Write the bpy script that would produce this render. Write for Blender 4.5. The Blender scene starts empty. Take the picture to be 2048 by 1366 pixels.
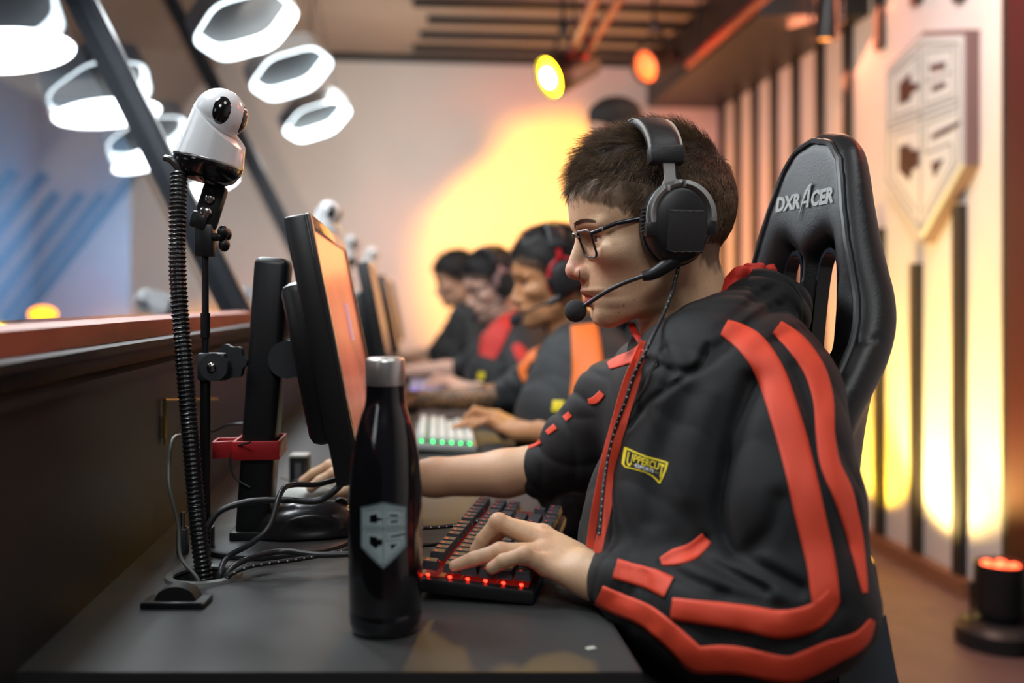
import bpy, bmesh, math, random
import numpy as np
from mathutils import Vector, Matrix, Euler
from mathutils.bvhtree import BVHTree
PI = math.pi
random.seed(7); rng = np.random.default_rng(11)
scene = bpy.context.scene
COL = scene.collection
FPX = 2048*35/36.0
CZ = 1.056
K = .0975                      # slope of the row direction
TH = math.atan(K)
DZ = .74                       # desk height

def P(px, py, D):
    return Vector(((px-1024)/FPX*D, D, CZ-(py-600)/FPX*D))
def S(s, Y, z):                # a point at the side distance s of the row, at depth Y
    return Vector((s-K*Y, Y, z))

# ------------------------------------------------------------ materials
def lin(c):
    c = c/255.0
    return c/12.92 if c <= .04045 else ((c+.055)/1.055)**2.4
def rgb(c):
    return (lin(c[0]), lin(c[1]), lin(c[2]), 1)
MATS = {}
def mat(name, col, rough=.5, metal=0, var=0, vscale=20, bump=0, bscale=200, coat=0, emit=None, estr=0, spec=.5,
        sheen=0, sss=0, attr=None, stretch=None, wave=None):
    if name in MATS: return MATS[name]
    m = bpy.data.materials.new(name); m.use_nodes = True
    nt = m.node_tree; b = nt.nodes['Principled BSDF']
    b.inputs['Base Color'].default_value = rgb(col)
    b.inputs['Roughness'].default_value = rough
    b.inputs['Metallic'].default_value = metal
    b.inputs['Specular IOR Level'].default_value = spec
    b.inputs['Coat Weight'].default_value = coat
    b.inputs['Coat Roughness'].default_value = .08
    b.inputs['Sheen Weight'].default_value = sheen
    if sss:
        b.inputs['Subsurface Weight'].default_value = sss
        b.inputs['Subsurface Radius'].default_value = (.012, .004, .002)
        b.inputs['Subsurface Scale'].default_value = .5
    if emit:
        b.inputs['Emission Color'].default_value = rgb(emit); b.inputs['Emission Strength'].default_value = estr
    tc = nt.nodes.new('ShaderNodeTexCoord')
    src = tc.outputs['Object']
    if stretch:
        mp = nt.nodes.new('ShaderNodeMapping'); mp.inputs['Scale'].default_value = stretch
        nt.links.new(src, mp.inputs['Vector']); src = mp.outputs['Vector']
    colsock = None
    if attr:
        a = nt.nodes.new('ShaderNodeAttribute'); a.attribute_name = attr
        colsock = a.outputs['Color']
        nt.links.new(colsock, b.inputs['Base Color'])
    if var:
        n = nt.nodes.new('ShaderNodeTexNoise'); n.inputs['Scale'].default_value = vscale; n.inputs['Detail'].default_value = 5
        nt.links.new(src, n.inputs['Vector'])
        r = nt.nodes.new('ShaderNodeMapRange'); r.inputs['From Min'].default_value = .3; r.inputs['From Max'].default_value = .7
        r.inputs['To Min'].default_value = 1-var; r.inputs['To Max'].default_value = 1+var
        nt.links.new(n.outputs['Fac'], r.inputs['Value'])
        mx = nt.nodes.new('ShaderNodeVectorMath'); mx.operation = 'SCALE'
        if colsock: nt.links.new(colsock, mx.inputs[0])
        else: mx.inputs[0].default_value = rgb(col)[:3]
        nt.links.new(r.outputs['Result'], mx.inputs['Scale'])
        nt.links.new(mx.outputs['Vector'], b.inputs['Base Color'])
    if bump:
        n2 = nt.nodes.new('ShaderNodeTexNoise'); n2.inputs['Scale'].default_value = bscale; n2.inputs['Detail'].default_value = 4
        nt.links.new(src, n2.inputs['Vector'])
        bp = nt.nodes.new('ShaderNodeBump'); bp.inputs['Strength'].default_value = bump; bp.inputs['Distance'].default_value = .002
        nt.links.new(n2.outputs['Fac'], bp.inputs['Height']); nt.links.new(bp.outputs['Normal'], b.inputs['Normal'])
    MATS[name] = m
    return m

# ------------------------------------------------------------ objects
def tag(o, label=None, cat=None, group=None, kind=None):
    if label: o['label'] = label
    if cat: o['category'] = cat
    if group: o['group'] = group
    if kind: o['kind'] = kind
    return o
def thing(name, label, cat, loc=(0,0,0), rz=0, group=None, rot=None):
    o = bpy.data.objects.new(name, None); COL.objects.link(o)
    o.location = loc; o.rotation_euler = rot if rot else (0,0,rz)
    o.empty_display_size = .05
    return tag(o, label, cat, group)
def wmat(o):
    m = Matrix.Identity(4)
    while o is not None:
        m = Matrix.LocRotScale(o.location, o.rotation_euler, o.scale) @ m
        o = o.parent
    return m
def copy_tree(o, parent=None):
    c = o.copy(); COL.objects.link(c)
    if parent is not None: c.parent = parent
    for ch in [x for x in bpy.data.objects if x.parent == o]:
        copy_tree(ch, c)
    return c
def from_arrays(name, V, Fc, m, parent=None, world=False, smooth=True, cols=None):
    me = bpy.data.meshes.new(name)
    V = np.asarray(V, dtype=np.float64)
    if world and parent is not None:
        inv = np.array(wmat(parent).inverted()); V = V@inv[:3,:3].T+inv[:3,3]
    me.from_pydata(V.tolist(), [], Fc if isinstance(Fc, list) else Fc.tolist())
    me.update()
    o = bpy.data.objects.new(name, me); COL.objects.link(o)
    if m: me.materials.append(m)
    if smooth: me.polygons.foreach_set('use_smooth', [True]*len(me.polygons))
    if cols is not None:
        ca = me.color_attributes.new('Col', 'FLOAT_COLOR', 'POINT')
        ca.data.foreach_set('color', np.hstack([cols, np.ones((len(cols),1))]).astype(np.float32).ravel())
    if parent is not None: o.parent = parent
    return o

class MB:
    """gathers shapes into one mesh"""
    def __init__(s): s.bm = bmesh.new(); s.mi = 0
    def _new(s, vs, T=None):
        if T is not None:
            for v in vs: v.co = T@v.co
    def box(s, size, loc=(0,0,0), rot=None, bevel=0, seg=2, taper=None):
        r = bmesh.ops.create_cube(s.bm, size=1)
        vs = r['verts']
        for v in vs:
            v.co = Vector((v.co.x*size[0], v.co.y*size[1], v.co.z*size[2]))
            if taper and v.co.z > 0: v.co.x *= taper[0]; v.co.y *= taper[1]
        fs = list({f for v in vs for f in v.link_faces})
        if bevel:
            es = list({e for v in vs for e in v.link_edges})
            rr = bmesh.ops.bevel(s.bm, geom=es, offset=bevel, segments=seg, affect='EDGES', profile=.5)
            vs = list({v for f in rr['faces'] for v in f.verts} | {v for v in vs if v.is_valid})
            fs = list({f for v in vs for f in v.link_faces})
        T = Matrix.Translation(loc) @ (rot.to_4x4() if rot is not None else Matrix.Identity(4))
        s._new(vs, T)
        for f in fs: f.material_index = s.mi
        return s
    def prism(s, pts, vec, mi=None):
        """polygon of 3D points pushed along vec"""
        vec = Vector(vec)
        a = [s.bm.verts.new(Vector(p)) for p in pts]; b = [s.bm.verts.new(Vector(p)+vec) for p in pts]
        n = len(a); fs = []
        fs.append(s.bm.faces.new(a[::-1])); fs.append(s.bm.faces.new(b))
        for i in range(n): fs.append(s.bm.faces.new((a[i], a[(i+1)%n], b[(i+1)%n], b[i])))
        for f in fs: f.material_index = s.mi if mi is None else mi
        return s
    def quad(s, pts):
        f = s.bm.faces.new([s.bm.verts.new(Vector(p)) for p in pts]); f.material_index = s.mi; return s
    def lathe(s, prof, loc=(0,0,0), rot=None, n=32, cap=True):
        """prof: (r,z)"""
        T = Matrix.Translation(loc) @ (rot.to_4x4() if rot is not None else Matrix.Identity(4))
        rings = []
        for r, z in prof:
            rings.append([s.bm.verts.new(T@Vector((r*math.cos(2*PI*k/n), r*math.sin(2*PI*k/n), z))) for k in range(n)])
        for i in range(len(rings)-1):
            for k in range(n):
                f = s.bm.faces.new((rings[i][k], rings[i][(k+1)%n], rings[i+1][(k+1)%n], rings[i+1][k])); f.material_index = s.mi
        if cap:
            for rg, fl in ((rings[0], True), (rings[-1], False)):
                f = s.bm.faces.new(rg[::-1] if fl else rg); f.material_index = s.mi
        return s
    def cyl(s, r, a, b, n=20, r2=None, cap=True):
        a, b = Vector(a), Vector(b); d = b-a
        q = d.to_track_quat('Z', 'Y').to_matrix()
        return s.lathe([(r, 0), (r if r2 is None else r2, d.length)], a, q, n, cap)
    def tube(s, pts, r, n=10, cap=True, radii=None, closed=False, flat=None, upv=None):
        pts = [Vector(p) for p in pts]; m = len(pts); rings = []
        up = Vector(upv) if upv is not None else None; prev = None
        for i, p in enumerate(pts):
            if closed: t = (pts[(i+1)%m]-pts[i-1]).normalized()
            else: t = (pts[min(i+1, m-1)]-pts[max(i-1, 0)]).normalized()
            if prev is None:
                ref = up if up is not None else (Vector((0,0,1)) if abs(t.z) < .9 else Vector((1,0,0)))
                nx = t.cross(ref).normalized()
            else:
                nx = (prev - t*prev.dot(t)).normalized()
                if up is not None: nx = t.cross(up).normalized()
            prev = nx; ny = t.cross(nx)
            rr = radii[i] if radii else r
            fy = flat if flat else 1
            rings.append([s.bm.verts.new(p + nx*rr*math.cos(2*PI*k/n) + ny*rr*fy*math.sin(2*PI*k/n)) for k in range(n)])
        for i in range(m if closed else m-1):
            A, B = rings[i], rings[(i+1)%m]
            for k in range(n):
                f = s.bm.faces.new((A[k], A[(k+1)%n], B[(k+1)%n], B[k])); f.material_index = s.mi
        if cap and not closed:
            s.bm.faces.new(rings[0][::-1]).material_index = s.mi; s.bm.faces.new(rings[-1]).material_index = s.mi
        return s
    def ball(s, r, loc, seg=24, scale=(1,1,1), rot=None):
        rr = bmesh.ops.create_uvsphere(s.bm, u_segments=seg, v_segments=max(6, seg//2), radius=r)
        T = Matrix.Translation(loc) @ (rot.to_4x4() if rot is not None else Matrix.Identity(4)) @ Matrix.Diagonal((*scale, 1))
        s._new(rr['verts'], T)
        for f in {f for v in rr['verts'] for f in v.link_faces}: f.material_index = s.mi
        return s
    def build(s, name, m, parent=None, world=False, smooth=True, angle=40):
        bmesh.ops.recalc_face_normals(s.bm, faces=s.bm.faces[:])
        if world and parent is not None:
            s.bm.transform(wmat(parent).inverted())
        me = bpy.data.meshes.new(name); 
        if smooth:
            for f in s.bm.faces: f.smooth = True
            for e in s.bm.edges:
                if len(e.link_faces) == 2 and e.calc_face_angle(0) > math.radians(angle): e.smooth = False
        s.bm.to_mesh(me); s.bm.free()
        o = bpy.data.objects.new(name, me); COL.objects.link(o)
        for x in (m if isinstance(m, (list, tuple)) else [m]): me.materials.append(x)
        if parent is not None: o.parent = parent
        return o

def spline(pts, n=8):
    """Catmull-Rom through points"""
    pts = [Vector(p) for p in pts]; out = []
    for i in range(len(pts)-1):
        p0 = pts[max(i-1, 0)]; p1 = pts[i]; p2 = pts[i+1]; p3 = pts[min(i+2, len(pts)-1)]
        for k in range(n):
            t = k/n
            out.append(.5*((2*p1)+(-p0+p2)*t+(2*p0-5*p1+4*p2-p3)*t*t+(-p0+3*p1-3*p2+p3)*t**3))
    out.append(pts[-1]); return out

def text_polys(txt, size=1.0, bold=0.0, shear=0):
    """vertices and faces of a line of lettering, centred on its own width"""
    cu = bpy.data.curves.new('t', 'FONT'); cu.body = txt; cu.size = size; cu.offset = bold; cu.shear = shear
    cu.align_x = 'CENTER'; cu.resolution_u = 3
    o = bpy.data.objects.new('t', cu); COL.objects.link(o)
    dg = bpy.context.evaluated_depsgraph_get()
    me = bpy.data.meshes.new_from_object(o.evaluated_get(dg))
    V = np.array([v.co[:] for v in me.vertices]); Fc = [list(p.vertices) for p in me.polygons]
    bpy.data.objects.remove(o); bpy.data.curves.remove(cu); bpy.data.meshes.remove(me)
    return V, Fc

# ------------------------------------------------------------ distance fields
def sd_cap(p, a, b, ra, rb=None):
    a = np.array(a, np.float32); b = np.array(b, np.float32)
    rb = ra if rb is None else rb
    ba = b-a; pa = p-a
    h = np.clip((pa@ba)/max(float(ba@ba), 1e-9), 0, 1)
    return np.linalg.norm(pa-h[:,None]*ba, axis=1)-(ra+(rb-ra)*h)
def sd_ell(p, c, r, R=None):
    q = p-np.array(c, np.float32)
    if R is not None: q = q@R
    r = np.array(r, np.float32)
    k0 = np.linalg.norm(q/r, axis=1); k1 = np.linalg.norm(q/(r*r), axis=1)+1e-9
    return k0*(k0-1)/k1
def sd_box(p, c, h, rd=0, R=None):
    q = p-np.array(c, np.float32)
    if R is not None: q = q@R
    q = np.abs(q)-(np.array(h, np.float32)-rd)
    return np.linalg.norm(np.maximum(q, 0), axis=1)+np.minimum(q.max(axis=1), 0)-rd
def smin(a, b, k):
    h = np.clip(.5+.5*(b-a)/k, 0, 1)
    return b+(a-b)*h-k*h*(1-h)
def smax(a, b, k): return -smin(-a, -b, k)
def chain(p, pts, k=.02, d=None):
    """pts: (x,y,z,r)"""
    for i in range(len(pts)-1):
        c = sd_cap(p, pts[i][:3], pts[i+1][:3], pts[i][3], pts[i+1][3])
        d = c if d is None else smin(d, c, k)
    return d
def sd_poly2(u, v, poly):
    poly = np.array(poly, np.float32); n = len(poly)
    d = np.full(u.shape, 1e9, np.float32); sgn = np.ones(u.shape, np.float32)
    for i in range(n):
        a = poly[i]; b = poly[i-1]; e = b-a
        wx = u-a[0]; wy = v-a[1]
        t = np.clip((wx*e[0]+wy*e[1])/(e@e+1e-12), 0, 1)
        bx = wx-e[0]*t; by = wy-e[1]*t
        d = np.minimum(d, bx*bx+by*by)
        c1 = v >= a[1]; c2 = v < b[1]; c3 = e[0]*wy > e[1]*wx
        fl = (c1&c2&c3)|(~c1&~c2&~c3)
        sgn = np.where(fl, -sgn, sgn)
    return sgn*np.sqrt(d)
def mesh_field(f, lo, hi, h, bs=6, slack=1.6):
    """surface nets over the box lo..hi with cell h; f takes an (N,3) array"""
    lo = np.array(lo, float); hi = np.array(hi, float)
    nb = np.ceil((hi-lo)/(h*bs)).astype(int); n = nb*bs+1
    cg = [lo[i]+(np.arange(nb[i])+.5)*h*bs for i in range(3)]
    C = np.stack(np.meshgrid(*cg, indexing='ij'), -1).reshape(-1, 3).astype(np.float32)
    dc = np.concatenate([f(C[i:i+200000]) for i in range(0, len(C), 200000)])
    near = (np.abs(dc) < h*bs*.87*slack+.004).reshape(nb)
    D = np.kron(dc.reshape(nb), np.ones((bs,bs,bs), np.float32))
    D = np.pad(D, ((0,1),(0,1),(0,1)), mode='edge').astype(np.float32)
    M = np.zeros(n, bool)
    idx = np.argwhere(near)
    for (i,j,k) in idx: M[i*bs:i*bs+bs+1, j*bs:j*bs+bs+1, k*bs:k*bs+bs+1] = True
    I = np.argwhere(M)
    X = (I*h+lo).astype(np.float32)
    vals = np.concatenate([f(X[i:i+200000]) for i in range(0, len(X), 200000)])
    D[M] = vals
    s = D < 0
    c = [s[a:n[0]-1+a, b:n[1]-1+b, cc:n[2]-1+cc] for a in (0,1) for b in (0,1) for cc in (0,1)]
    cnt = sum(x.astype(np.int8) for x in c)
    act = (cnt > 0)&(cnt < 8)
    AI = np.argwhere(act); nv = len(AI)
    vid = np.full(act.shape, -1, np.int64); vid[act] = np.arange(nv)
    corners = np.array([(a,b,cc) for a in (0,1) for b in (0,1) for cc in (0,1)])
    cv = np.stack([D[AI[:,0]+a, AI[:,1]+b, AI[:,2]+cc] for a,b,cc in corners], 1)
    edges = [(i,j) for i in range(8) for j in range(i+1, 8) if np.abs(corners[i]-corners[j]).sum() == 1]
    acc = np.zeros((nv, 3)); w = np.zeros(nv)
    for i, j in edges:
        a, b = cv[:,i], cv[:,j]; m = (a < 0) != (b < 0)
        t = np.where(m, a/np.where(m, a-b, 1), 0)
        pt = corners[i]+(corners[j]-corners[i])*t[:,None]
        acc[m] += pt[m]; w[m] += 1
    V = (AI+acc/np.maximum(w, 1)[:,None])*h+lo
    Fs = []
    for ax in range(3):
        o = [0,0,0]; o[ax] = 1
        sl0 = tuple(slice(0, n[k]-o[k]) for k in range(3)); sl1 = tuple(slice(o[k], n[k]) for k in range(3))
        A, B = s[sl0], s[sl1]
        E = np.argwhere(A != B)
        u, v = [k for k in range(3) if k != ax]
        ok = (E[:,u] > 0)&(E[:,v] > 0)&(E[:,u] < n[u]-1)&(E[:,v] < n[v]-1); E = E[ok]
        def g(du, dv):
            q = E.copy(); q[:,u] -= du; q[:,v] -= dv
            return vid[q[:,0], q[:,1], q[:,2]]
        q = np.stack([g(1,1), g(0,1), g(0,0), g(1,0)], 1)
        flip = A[E[:,0], E[:,1], E[:,2]]
        if ax == 1: flip = ~flip
        q[~flip] = q[~flip][:,::-1]
        Fs.append(q)
    Fs = np.concatenate(Fs); Fs = Fs[(Fs >= 0).all(1)]
    return V, Fs
def relax(V, Fs, it=1, lam=.5):
    n = len(V); a = Fs.ravel(); b = np.roll(Fs, -1, 1).ravel()
    for _ in range(it):
        acc = np.zeros_like(V); w = np.zeros(n)
        for x, y in ((a, b), (b, a)):
            for c in range(3): acc[:,c] += np.bincount(x, V[y,c], n)
            w += np.bincount(x, minlength=n)
        V = V+(acc/np.maximum(w,1)[:,None]-V)*lam
    return V
def bvh_of(V, Fs): return BVHTree.FromPolygons([tuple(v) for v in V], [tuple(int(i) for i in f) for f in Fs])

def lay(verts, faces, org, right, up, bvh, off=.0006, thick=.0005, back=.08):
    """lays flat artwork (x,y) on a surface: shot along the normal of its plane"""
    right = Vector(right).normalized(); up = Vector(up); up = (up-right*up.dot(right)).normalized(); nrm = right.cross(up)
    out = []
    for v in verts:
        q = Vector(org)+right*v[0]+up*v[1]
        hit = bvh.ray_cast(q+nrm*back, -nrm, back*2.5)
        out.append((hit[0] if hit[0] is not None else q)+nrm*off)
    return out, nrm

def subdivide_flat(V, Fc, cuts=1, maxlen=None):
    bm = bmesh.new(); vs = [bm.verts.new(v) for v in V]
    for f in Fc:
        try: bm.faces.new([vs[i] for i in f])
        except ValueError: pass
    bmesh.ops.triangulate(bm, faces=bm.faces[:])
    if maxlen:
        for _ in range(6):
            es = [e for e in bm.edges if e.calc_length() > maxlen]
            if not es: break
            bmesh.ops.subdivide_edges(bm, edges=es, cuts=1, use_grid_fill=False)
            bmesh.ops.triangulate(bm, faces=bm.faces[:])
    bm.verts.index_update()
    V2 = [v.co.copy() for v in bm.verts]; F2 = [[v.index for v in f.verts] for f in bm.faces]
    bm.free(); return V2, F2
# ------------------------------------------------------------ the setting
M_white = mat('white_wall_paint', (222,214,208), .75, var=.03, vscale=3, bump=.05, bscale=60)
M_floor = mat('floor_vinyl', (108,82,78), .6, var=.10, vscale=9, bump=.1, bscale=90)
M_ceil = mat('ceiling_paint', (176,162,148), .8, var=.04, vscale=4)
M_blackpaint = mat('black_satin_paint', (30,29,30), .45, var=.1, vscale=12)
M_desk = mat('desk_laminate', (58,59,59), .5, var=.05, vscale=14, bump=.12, bscale=700, spec=.3)
M_deskedge = mat('desk_edge_band', (44,44,45), .5)
M_panel = mat('divider_laminate', (27,27,28), .45, var=.05, vscale=5)
M_wood = mat('reddish_wood_sill', (150,84,62), .45, var=.18, vscale=9, stretch=(8,1,8))
M_steel = mat('dark_window_steel', (44,48,54), .35, metal=.3)
M_alu = mat('brushed_metal', (190,190,188), .3, metal=1)
M_glass = bpy.data.materials.new('window_glass'); M_glass.use_nodes = True
def _glass(m):
    nt = m.node_tree; nt.nodes.clear()
    out = nt.nodes.new('ShaderNodeOutputMaterial'); mix = nt.nodes.new('ShaderNodeMixShader')
    fr = nt.nodes.new('ShaderNodeFresnel'); fr.inputs['IOR'].default_value = 1.9
    tr = nt.nodes.new('ShaderNodeBsdfTransparent'); tr.inputs['Color'].default_value = (.80,.84,.88,1)
    gl = nt.nodes.new('ShaderNodeBsdfGlossy'); gl.inputs['Roughness'].default_value = .02; gl.inputs['Color'].default_value = (1,1,1,1)
    ge = nt.nodes.new('ShaderNodeNewGeometry'); om = nt.nodes.new('ShaderNodeMath'); om.operation = 'SUBTRACT'; om.inputs[0].default_value = 1
    nt.links.new(ge.outputs['Backfacing'], om.inputs[1]); mu = nt.nodes.new('ShaderNodeMath'); mu.operation = 'MULTIPLY'; nt.links.new(om.outputs[0], mu.inputs[0]); nt.links.new(fr.outputs[0], mu.inputs[1])
    nt.links.new(mu.outputs[0], mix.inputs[0]); nt.links.new(tr.outputs[0], mix.inputs[1]); nt.links.new(gl.outputs[0], mix.inputs[2])
    nt.links.new(mix.outputs[0], out.inputs['Surface'])
_glass(M_glass)
M_emitw = mat('lit_white_diffuser', (240,248,250), .4, emit=(228,246,255), estr=4.5)
M_lampdark = mat('lamp_inner_panel', (9,11,15), .5)
M_outer = mat('blue_grey_paint', (96,116,136), .7, var=.05, vscale=2)
YF = 6.48; ZC = 2.6; SR = 1.987; SG = -.36; LEAN = .5
NEARY = -2.2

def struct(o): o['kind'] = 'structure'; return o
m = MB(); m.prism([(-4.6,NEARY,-.05),(3.2,NEARY,-.05),(3.2,8.2,-.05),(-4.6,8.2,-.05)], (0,0,.05)); struct(m.build('floor', M_floor, smooth=False))
m = MB(); m.prism([(-4.6,NEARY,ZC),(3.2,NEARY,ZC),(3.2,8.2,ZC),(-4.6,8.2,ZC)], (0,0,.1)); ceiling = struct(m.build('ceiling', M_ceil, smooth=False))
# far wall, square to the row
e0 = Vector((SR-K*YF, YF, 0)); dv = Vector((1, K, 0))
a = e0-dv*3.7; b = e0+dv*.1
m = MB(); m.prism([a, b, b+Vector((0,0,ZC)), a+Vector((0,0,ZC))], Vector((-K,1,0))*.12); struct(m.build('wall_far', M_white, smooth=False))
m = MB(); a2 = e0-dv*2.5
m.prism([a2+Vector((0,-.02,ZC-.045)), e0+Vector((0,-.02,ZC-.045)), e0+Vector((0,-.02,ZC)), a2+Vector((0,-.02,ZC))], (0,.02,0)); struct(m.build('trim_1', M_blackpaint, smooth=False))
# right wall
m = MB(); m.prism([S(SR,NEARY,0), S(SR,YF+.1,0), S(SR,YF+.1,ZC), S(SR,NEARY,ZC)], (.12,0,0)); struct(m.build('wall_right', M_white, smooth=False))
m = MB(); m.prism([S(SR-.05,3.52,0), S(SR-.05,YF,0), S(SR-.05,YF,.06), S(SR-.05,3.52,.06)], (.05,0,0)); struct(m.build('baseboard_right', mat('baseboard_amber_lit', (138,92,66), .4)))  # amber light on the baseboard put into its colour
# black fins on the right wall (they stop around the crest)
k = 0
for i in range(14):
    Y = 6.40-.3105*i
    if Y < 2.2: break
    segs = [(0.04, ZC)]
    if abs(Y-4.23) < .14: segs = [(.04, 1.36), (2.12, ZC)]
    elif abs(Y-3.9) < .14: segs = [(.04, 1.20), (2.22, ZC)]
    elif abs(Y-3.6) < .14: segs = [(.04, 1.40), (2.14, ZC)]
    for z0, z1 in segs:
        m = MB(); w = .052; p = .03
        m.prism([S(SR,Y-w/2,z0), S(SR-p,Y-w/2,z0), S(SR-p,Y+w/2,z0), S(SR,Y+w/2,z0)], (0,0,z1-z0))
        k += 1; struct(m.build('trim_%d' % (k+1), M_blackpaint, smooth=False))
# dark red column at the near end of the slatted wall
m = MB(); m.prism([S(SR-.06,3.10,0), S(SR-.06,3.24,0), S(SR,3.24,0), S(SR,3.10,0)], (0,0,ZC)); k += 1
struct(m.build('trim_%d' % (k+1), mat('dark_red_paint', (66,16,18), .45), smooth=False))
# fins on the ceiling
for i in range(9):
    Y = 6.2-.3105*i
    c = Vector((SR-K*Y, Y, ZC)); m = MB()
    x0 = c-dv*(1.98-.04*(i % 3)); w = .07; p = .035
    m.prism([x0, c, c+Vector((-K,1,0))*w, x0+Vector((-K,1,0))*w], (0,0,-p)); k += 1
    struct(m.build('trim_%d' % (k+1), M_blackpaint, smooth=False))
# black box added over the slats for the unlit wall top and black covering
m = MB(); m.prism([S(1.50,4.35,2.30), S(SR,4.35,2.30), S(SR,YF,2.30), S(1.50,YF,2.30)], (0,0,.3)); k += 1
struct(m.build('trim_%d' % (k+1), M_blackpaint, smooth=False))
# low wall behind the desk, with its ledges
m = MB()
prof = [(-.339,0),(-.339,.966),(-.328,.966),(-.328,.974),(-.345,.978),(-.345,.996),(-.322,.998),(-.322,1.006),(-.345,1.008),(-.42,1.008),(-.42,0)]
m.prism([S(s,-1.2,z) for s,z in prof], Vector((-K,1,0))*(YF+1.2)); struct(m.build('wall_left', M_panel, smooth=False))
win = thing('window_1', None, None, S(SG, 2.0, 1.03)); win['kind'] = 'structure'
del_ = [kk for kk in ('label','category') if kk in win.keys()]
m = MB(); prof = [(-.341,1.008),(-.341,1.030),(-.352,1.034),(-.44,1.034),(-.44,1.008)]
m.prism([S(s,-1.2,z) for s,z in prof], Vector((-K,1,0))*(YF+1.2)); m.build('window_sill', M_wood, win, world=True, smooth=False)
def G(Y, z, off=0): return S(SG-LEAN*(z-1.03)+off, Y, z)
m = MB(); m.prism([G(-1.2,1.034,-.012), G(YF-.02,1.034,-.012), G(YF-.02,ZC,-.012), G(-1.2,ZC,-.012)], (-.006,0,0)); m.build('glass_pane', M_glass, win, world=True, smooth=False)
for Y in (2.09, 4.1, 6.38):
    m = MB(); w = .027
    for (oa, ob, ww) in ((-.06, .012, w), (.012, .02, w*.55)):
        m.prism([G(Y-ww,1.03,oa), G(Y+ww,1.03,oa), G(Y+ww,1.03,ob), G(Y-ww,1.03,ob)], (-LEAN*(ZC-1.03),0,ZC-1.03))
    m.build('mullion', M_steel, win, world=True, smooth=False)
# the room beyond the glass
m = MB(); m.prism([S(-2.9,NEARY,0), S(-2.9,8,0), S(-2.9,8,ZC), S(-2.9,NEARY,ZC)], (-.1,0,0)); struct(m.build('wall_outer', M_outer, smooth=False))
m = MB(); m.prism([(-4.5,7.6,0),(-.7,7.6,0),(-.7,7.6,ZC),(-4.5,7.6,ZC)], (0,.1,0)); struct(m.build('wall_outer_end', M_outer, smooth=False))

# ------------------------------------------------------------ crest artwork (unit width 1)
SH_OUT = [(-.5,.555),(0,.68),(.5,.555),(.5,-.26),(0,-.69),(-.5,-.26)]
def sh_scale(f, dy=0): return [(x*f, (y-.0)*f+dy) for x, y in SH_OUT]
SH_DARK = [[(-.28,.40),(-.13,.44),(-.12,.365),(-.02,.35),(-.02,.315),(-.12,.30),(-.13,.26),(-.28,.26)],
           [(.12,.43),(.30,.41),(.30,.37),(.12,.39)], [(.14,.29),(.30,.29),(.30,.255),(.14,.255)],
           [(-.28,-.02),(-.13,-.03),(-.12,-.07),(-.02,-.08),(-.02,-.19),(-.10,-.20),(-.14,-.27),(-.28,-.18)],
           [(.14,-.015),(.32,.005),(.46,.015),(.46,-.005),(.32,-.03),(.14,-.045)],
           [(.13,-.19),(.28,-.185),(.17,-.29)]]
def seg_poly(a, b, w):
    a = Vector((a[0],a[1])); b = Vector((b[0],b[1])); d = (b-a).normalized(); n = Vector((-d.y,d.x))*w/2
    return [(a-n)[:], (b-n)[:], (b+n)[:], (a+n)[:]]
SH_LINES = []
for f in (.88,):
    pp = sh_scale(f)
    for i in range(6): SH_LINES.append(seg_poly(pp[i], pp[(i+1)%6], .016))
SH_LINES += [seg_poly((0,.60),(0,-.60),.016), seg_poly((-.44,.155),(.44,.155),.014), seg_poly((-.44,.115),(.44,.115),.014),
             seg_poly((-.36,.48),(-.36,.19),.012), seg_poly((-.36,.48),(-.05,.54),.012), seg_poly((-.36,.19),(-.05,.19),.012), seg_poly((-.05,.54),(-.05,.42),.012),
             seg_poly((-.36,.07),(-.36,-.21),.012), seg_poly((-.36,-.21),(-.06,-.48),.012), seg_poly((-.36,.07),(-.05,.06),.012),
             seg_poly((.06,.53),(.38,.47),.012), seg_poly((.38,.47),(.38,.19),.012), seg_poly((.06,.34),(.36,.33),.012), seg_poly((.06,.19),(.38,.19),.012), seg_poly((.06,.53),(.06,.19),.012),
             seg_poly((.06,.07),(.40,.08),.012), seg_poly((.06,.07),(.06,-.12),.012), seg_poly((.06,-.12),(.36,-.10),.012), seg_poly((.38,-.22),(.05,-.50),.012), seg_poly((.38,-.22),(.36,-.10),.012)]
M_sign = mat('white_acrylic', (206,212,214), .18, coat=.6)
M_signline = mat('grey_groove', (118,126,128), .5)
M_signdark = mat('dark_brown_recess', (58,24,22), .5)
cr = thing('wall_crest', 'large white shield-shaped crest with block letters on the slatted wall behind the chair', 'sign', S(SR, 3.86, 1.69))
def W2(u, v, p): return S(SR-p, 3.80-u*.60, 1.68+v*.59)
m = MB(); m.prism([W2(x,y,0) for x,y in SH_OUT], (-.045,0,0)); m.build('crest_plate', mat('crest_side_dark', (120,98,98), .5), cr, world=True, smooth=False)  # plate darker than the face, so the crest's edge stands out
m = MB(); m.prism([W2(x*.95,y*.95,.045) for x,y in SH_OUT], (-.012,0,0)); m.build('crest_face', M_sign, cr, world=True, smooth=False)
m = MB()
for pl in SH_DARK: m.prism([W2(x,y,.057) for x,y in pl], (-.002,0,0))
m.build('crest_letters', M_signdark, cr, world=True, smooth=False)
m = MB()
for pl in SH_LINES: m.prism([W2(x,y,.057) for x,y in pl], (-.001,0,0))
m.build('crest_lines', M_signline, cr, world=True, smooth=False)

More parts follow.
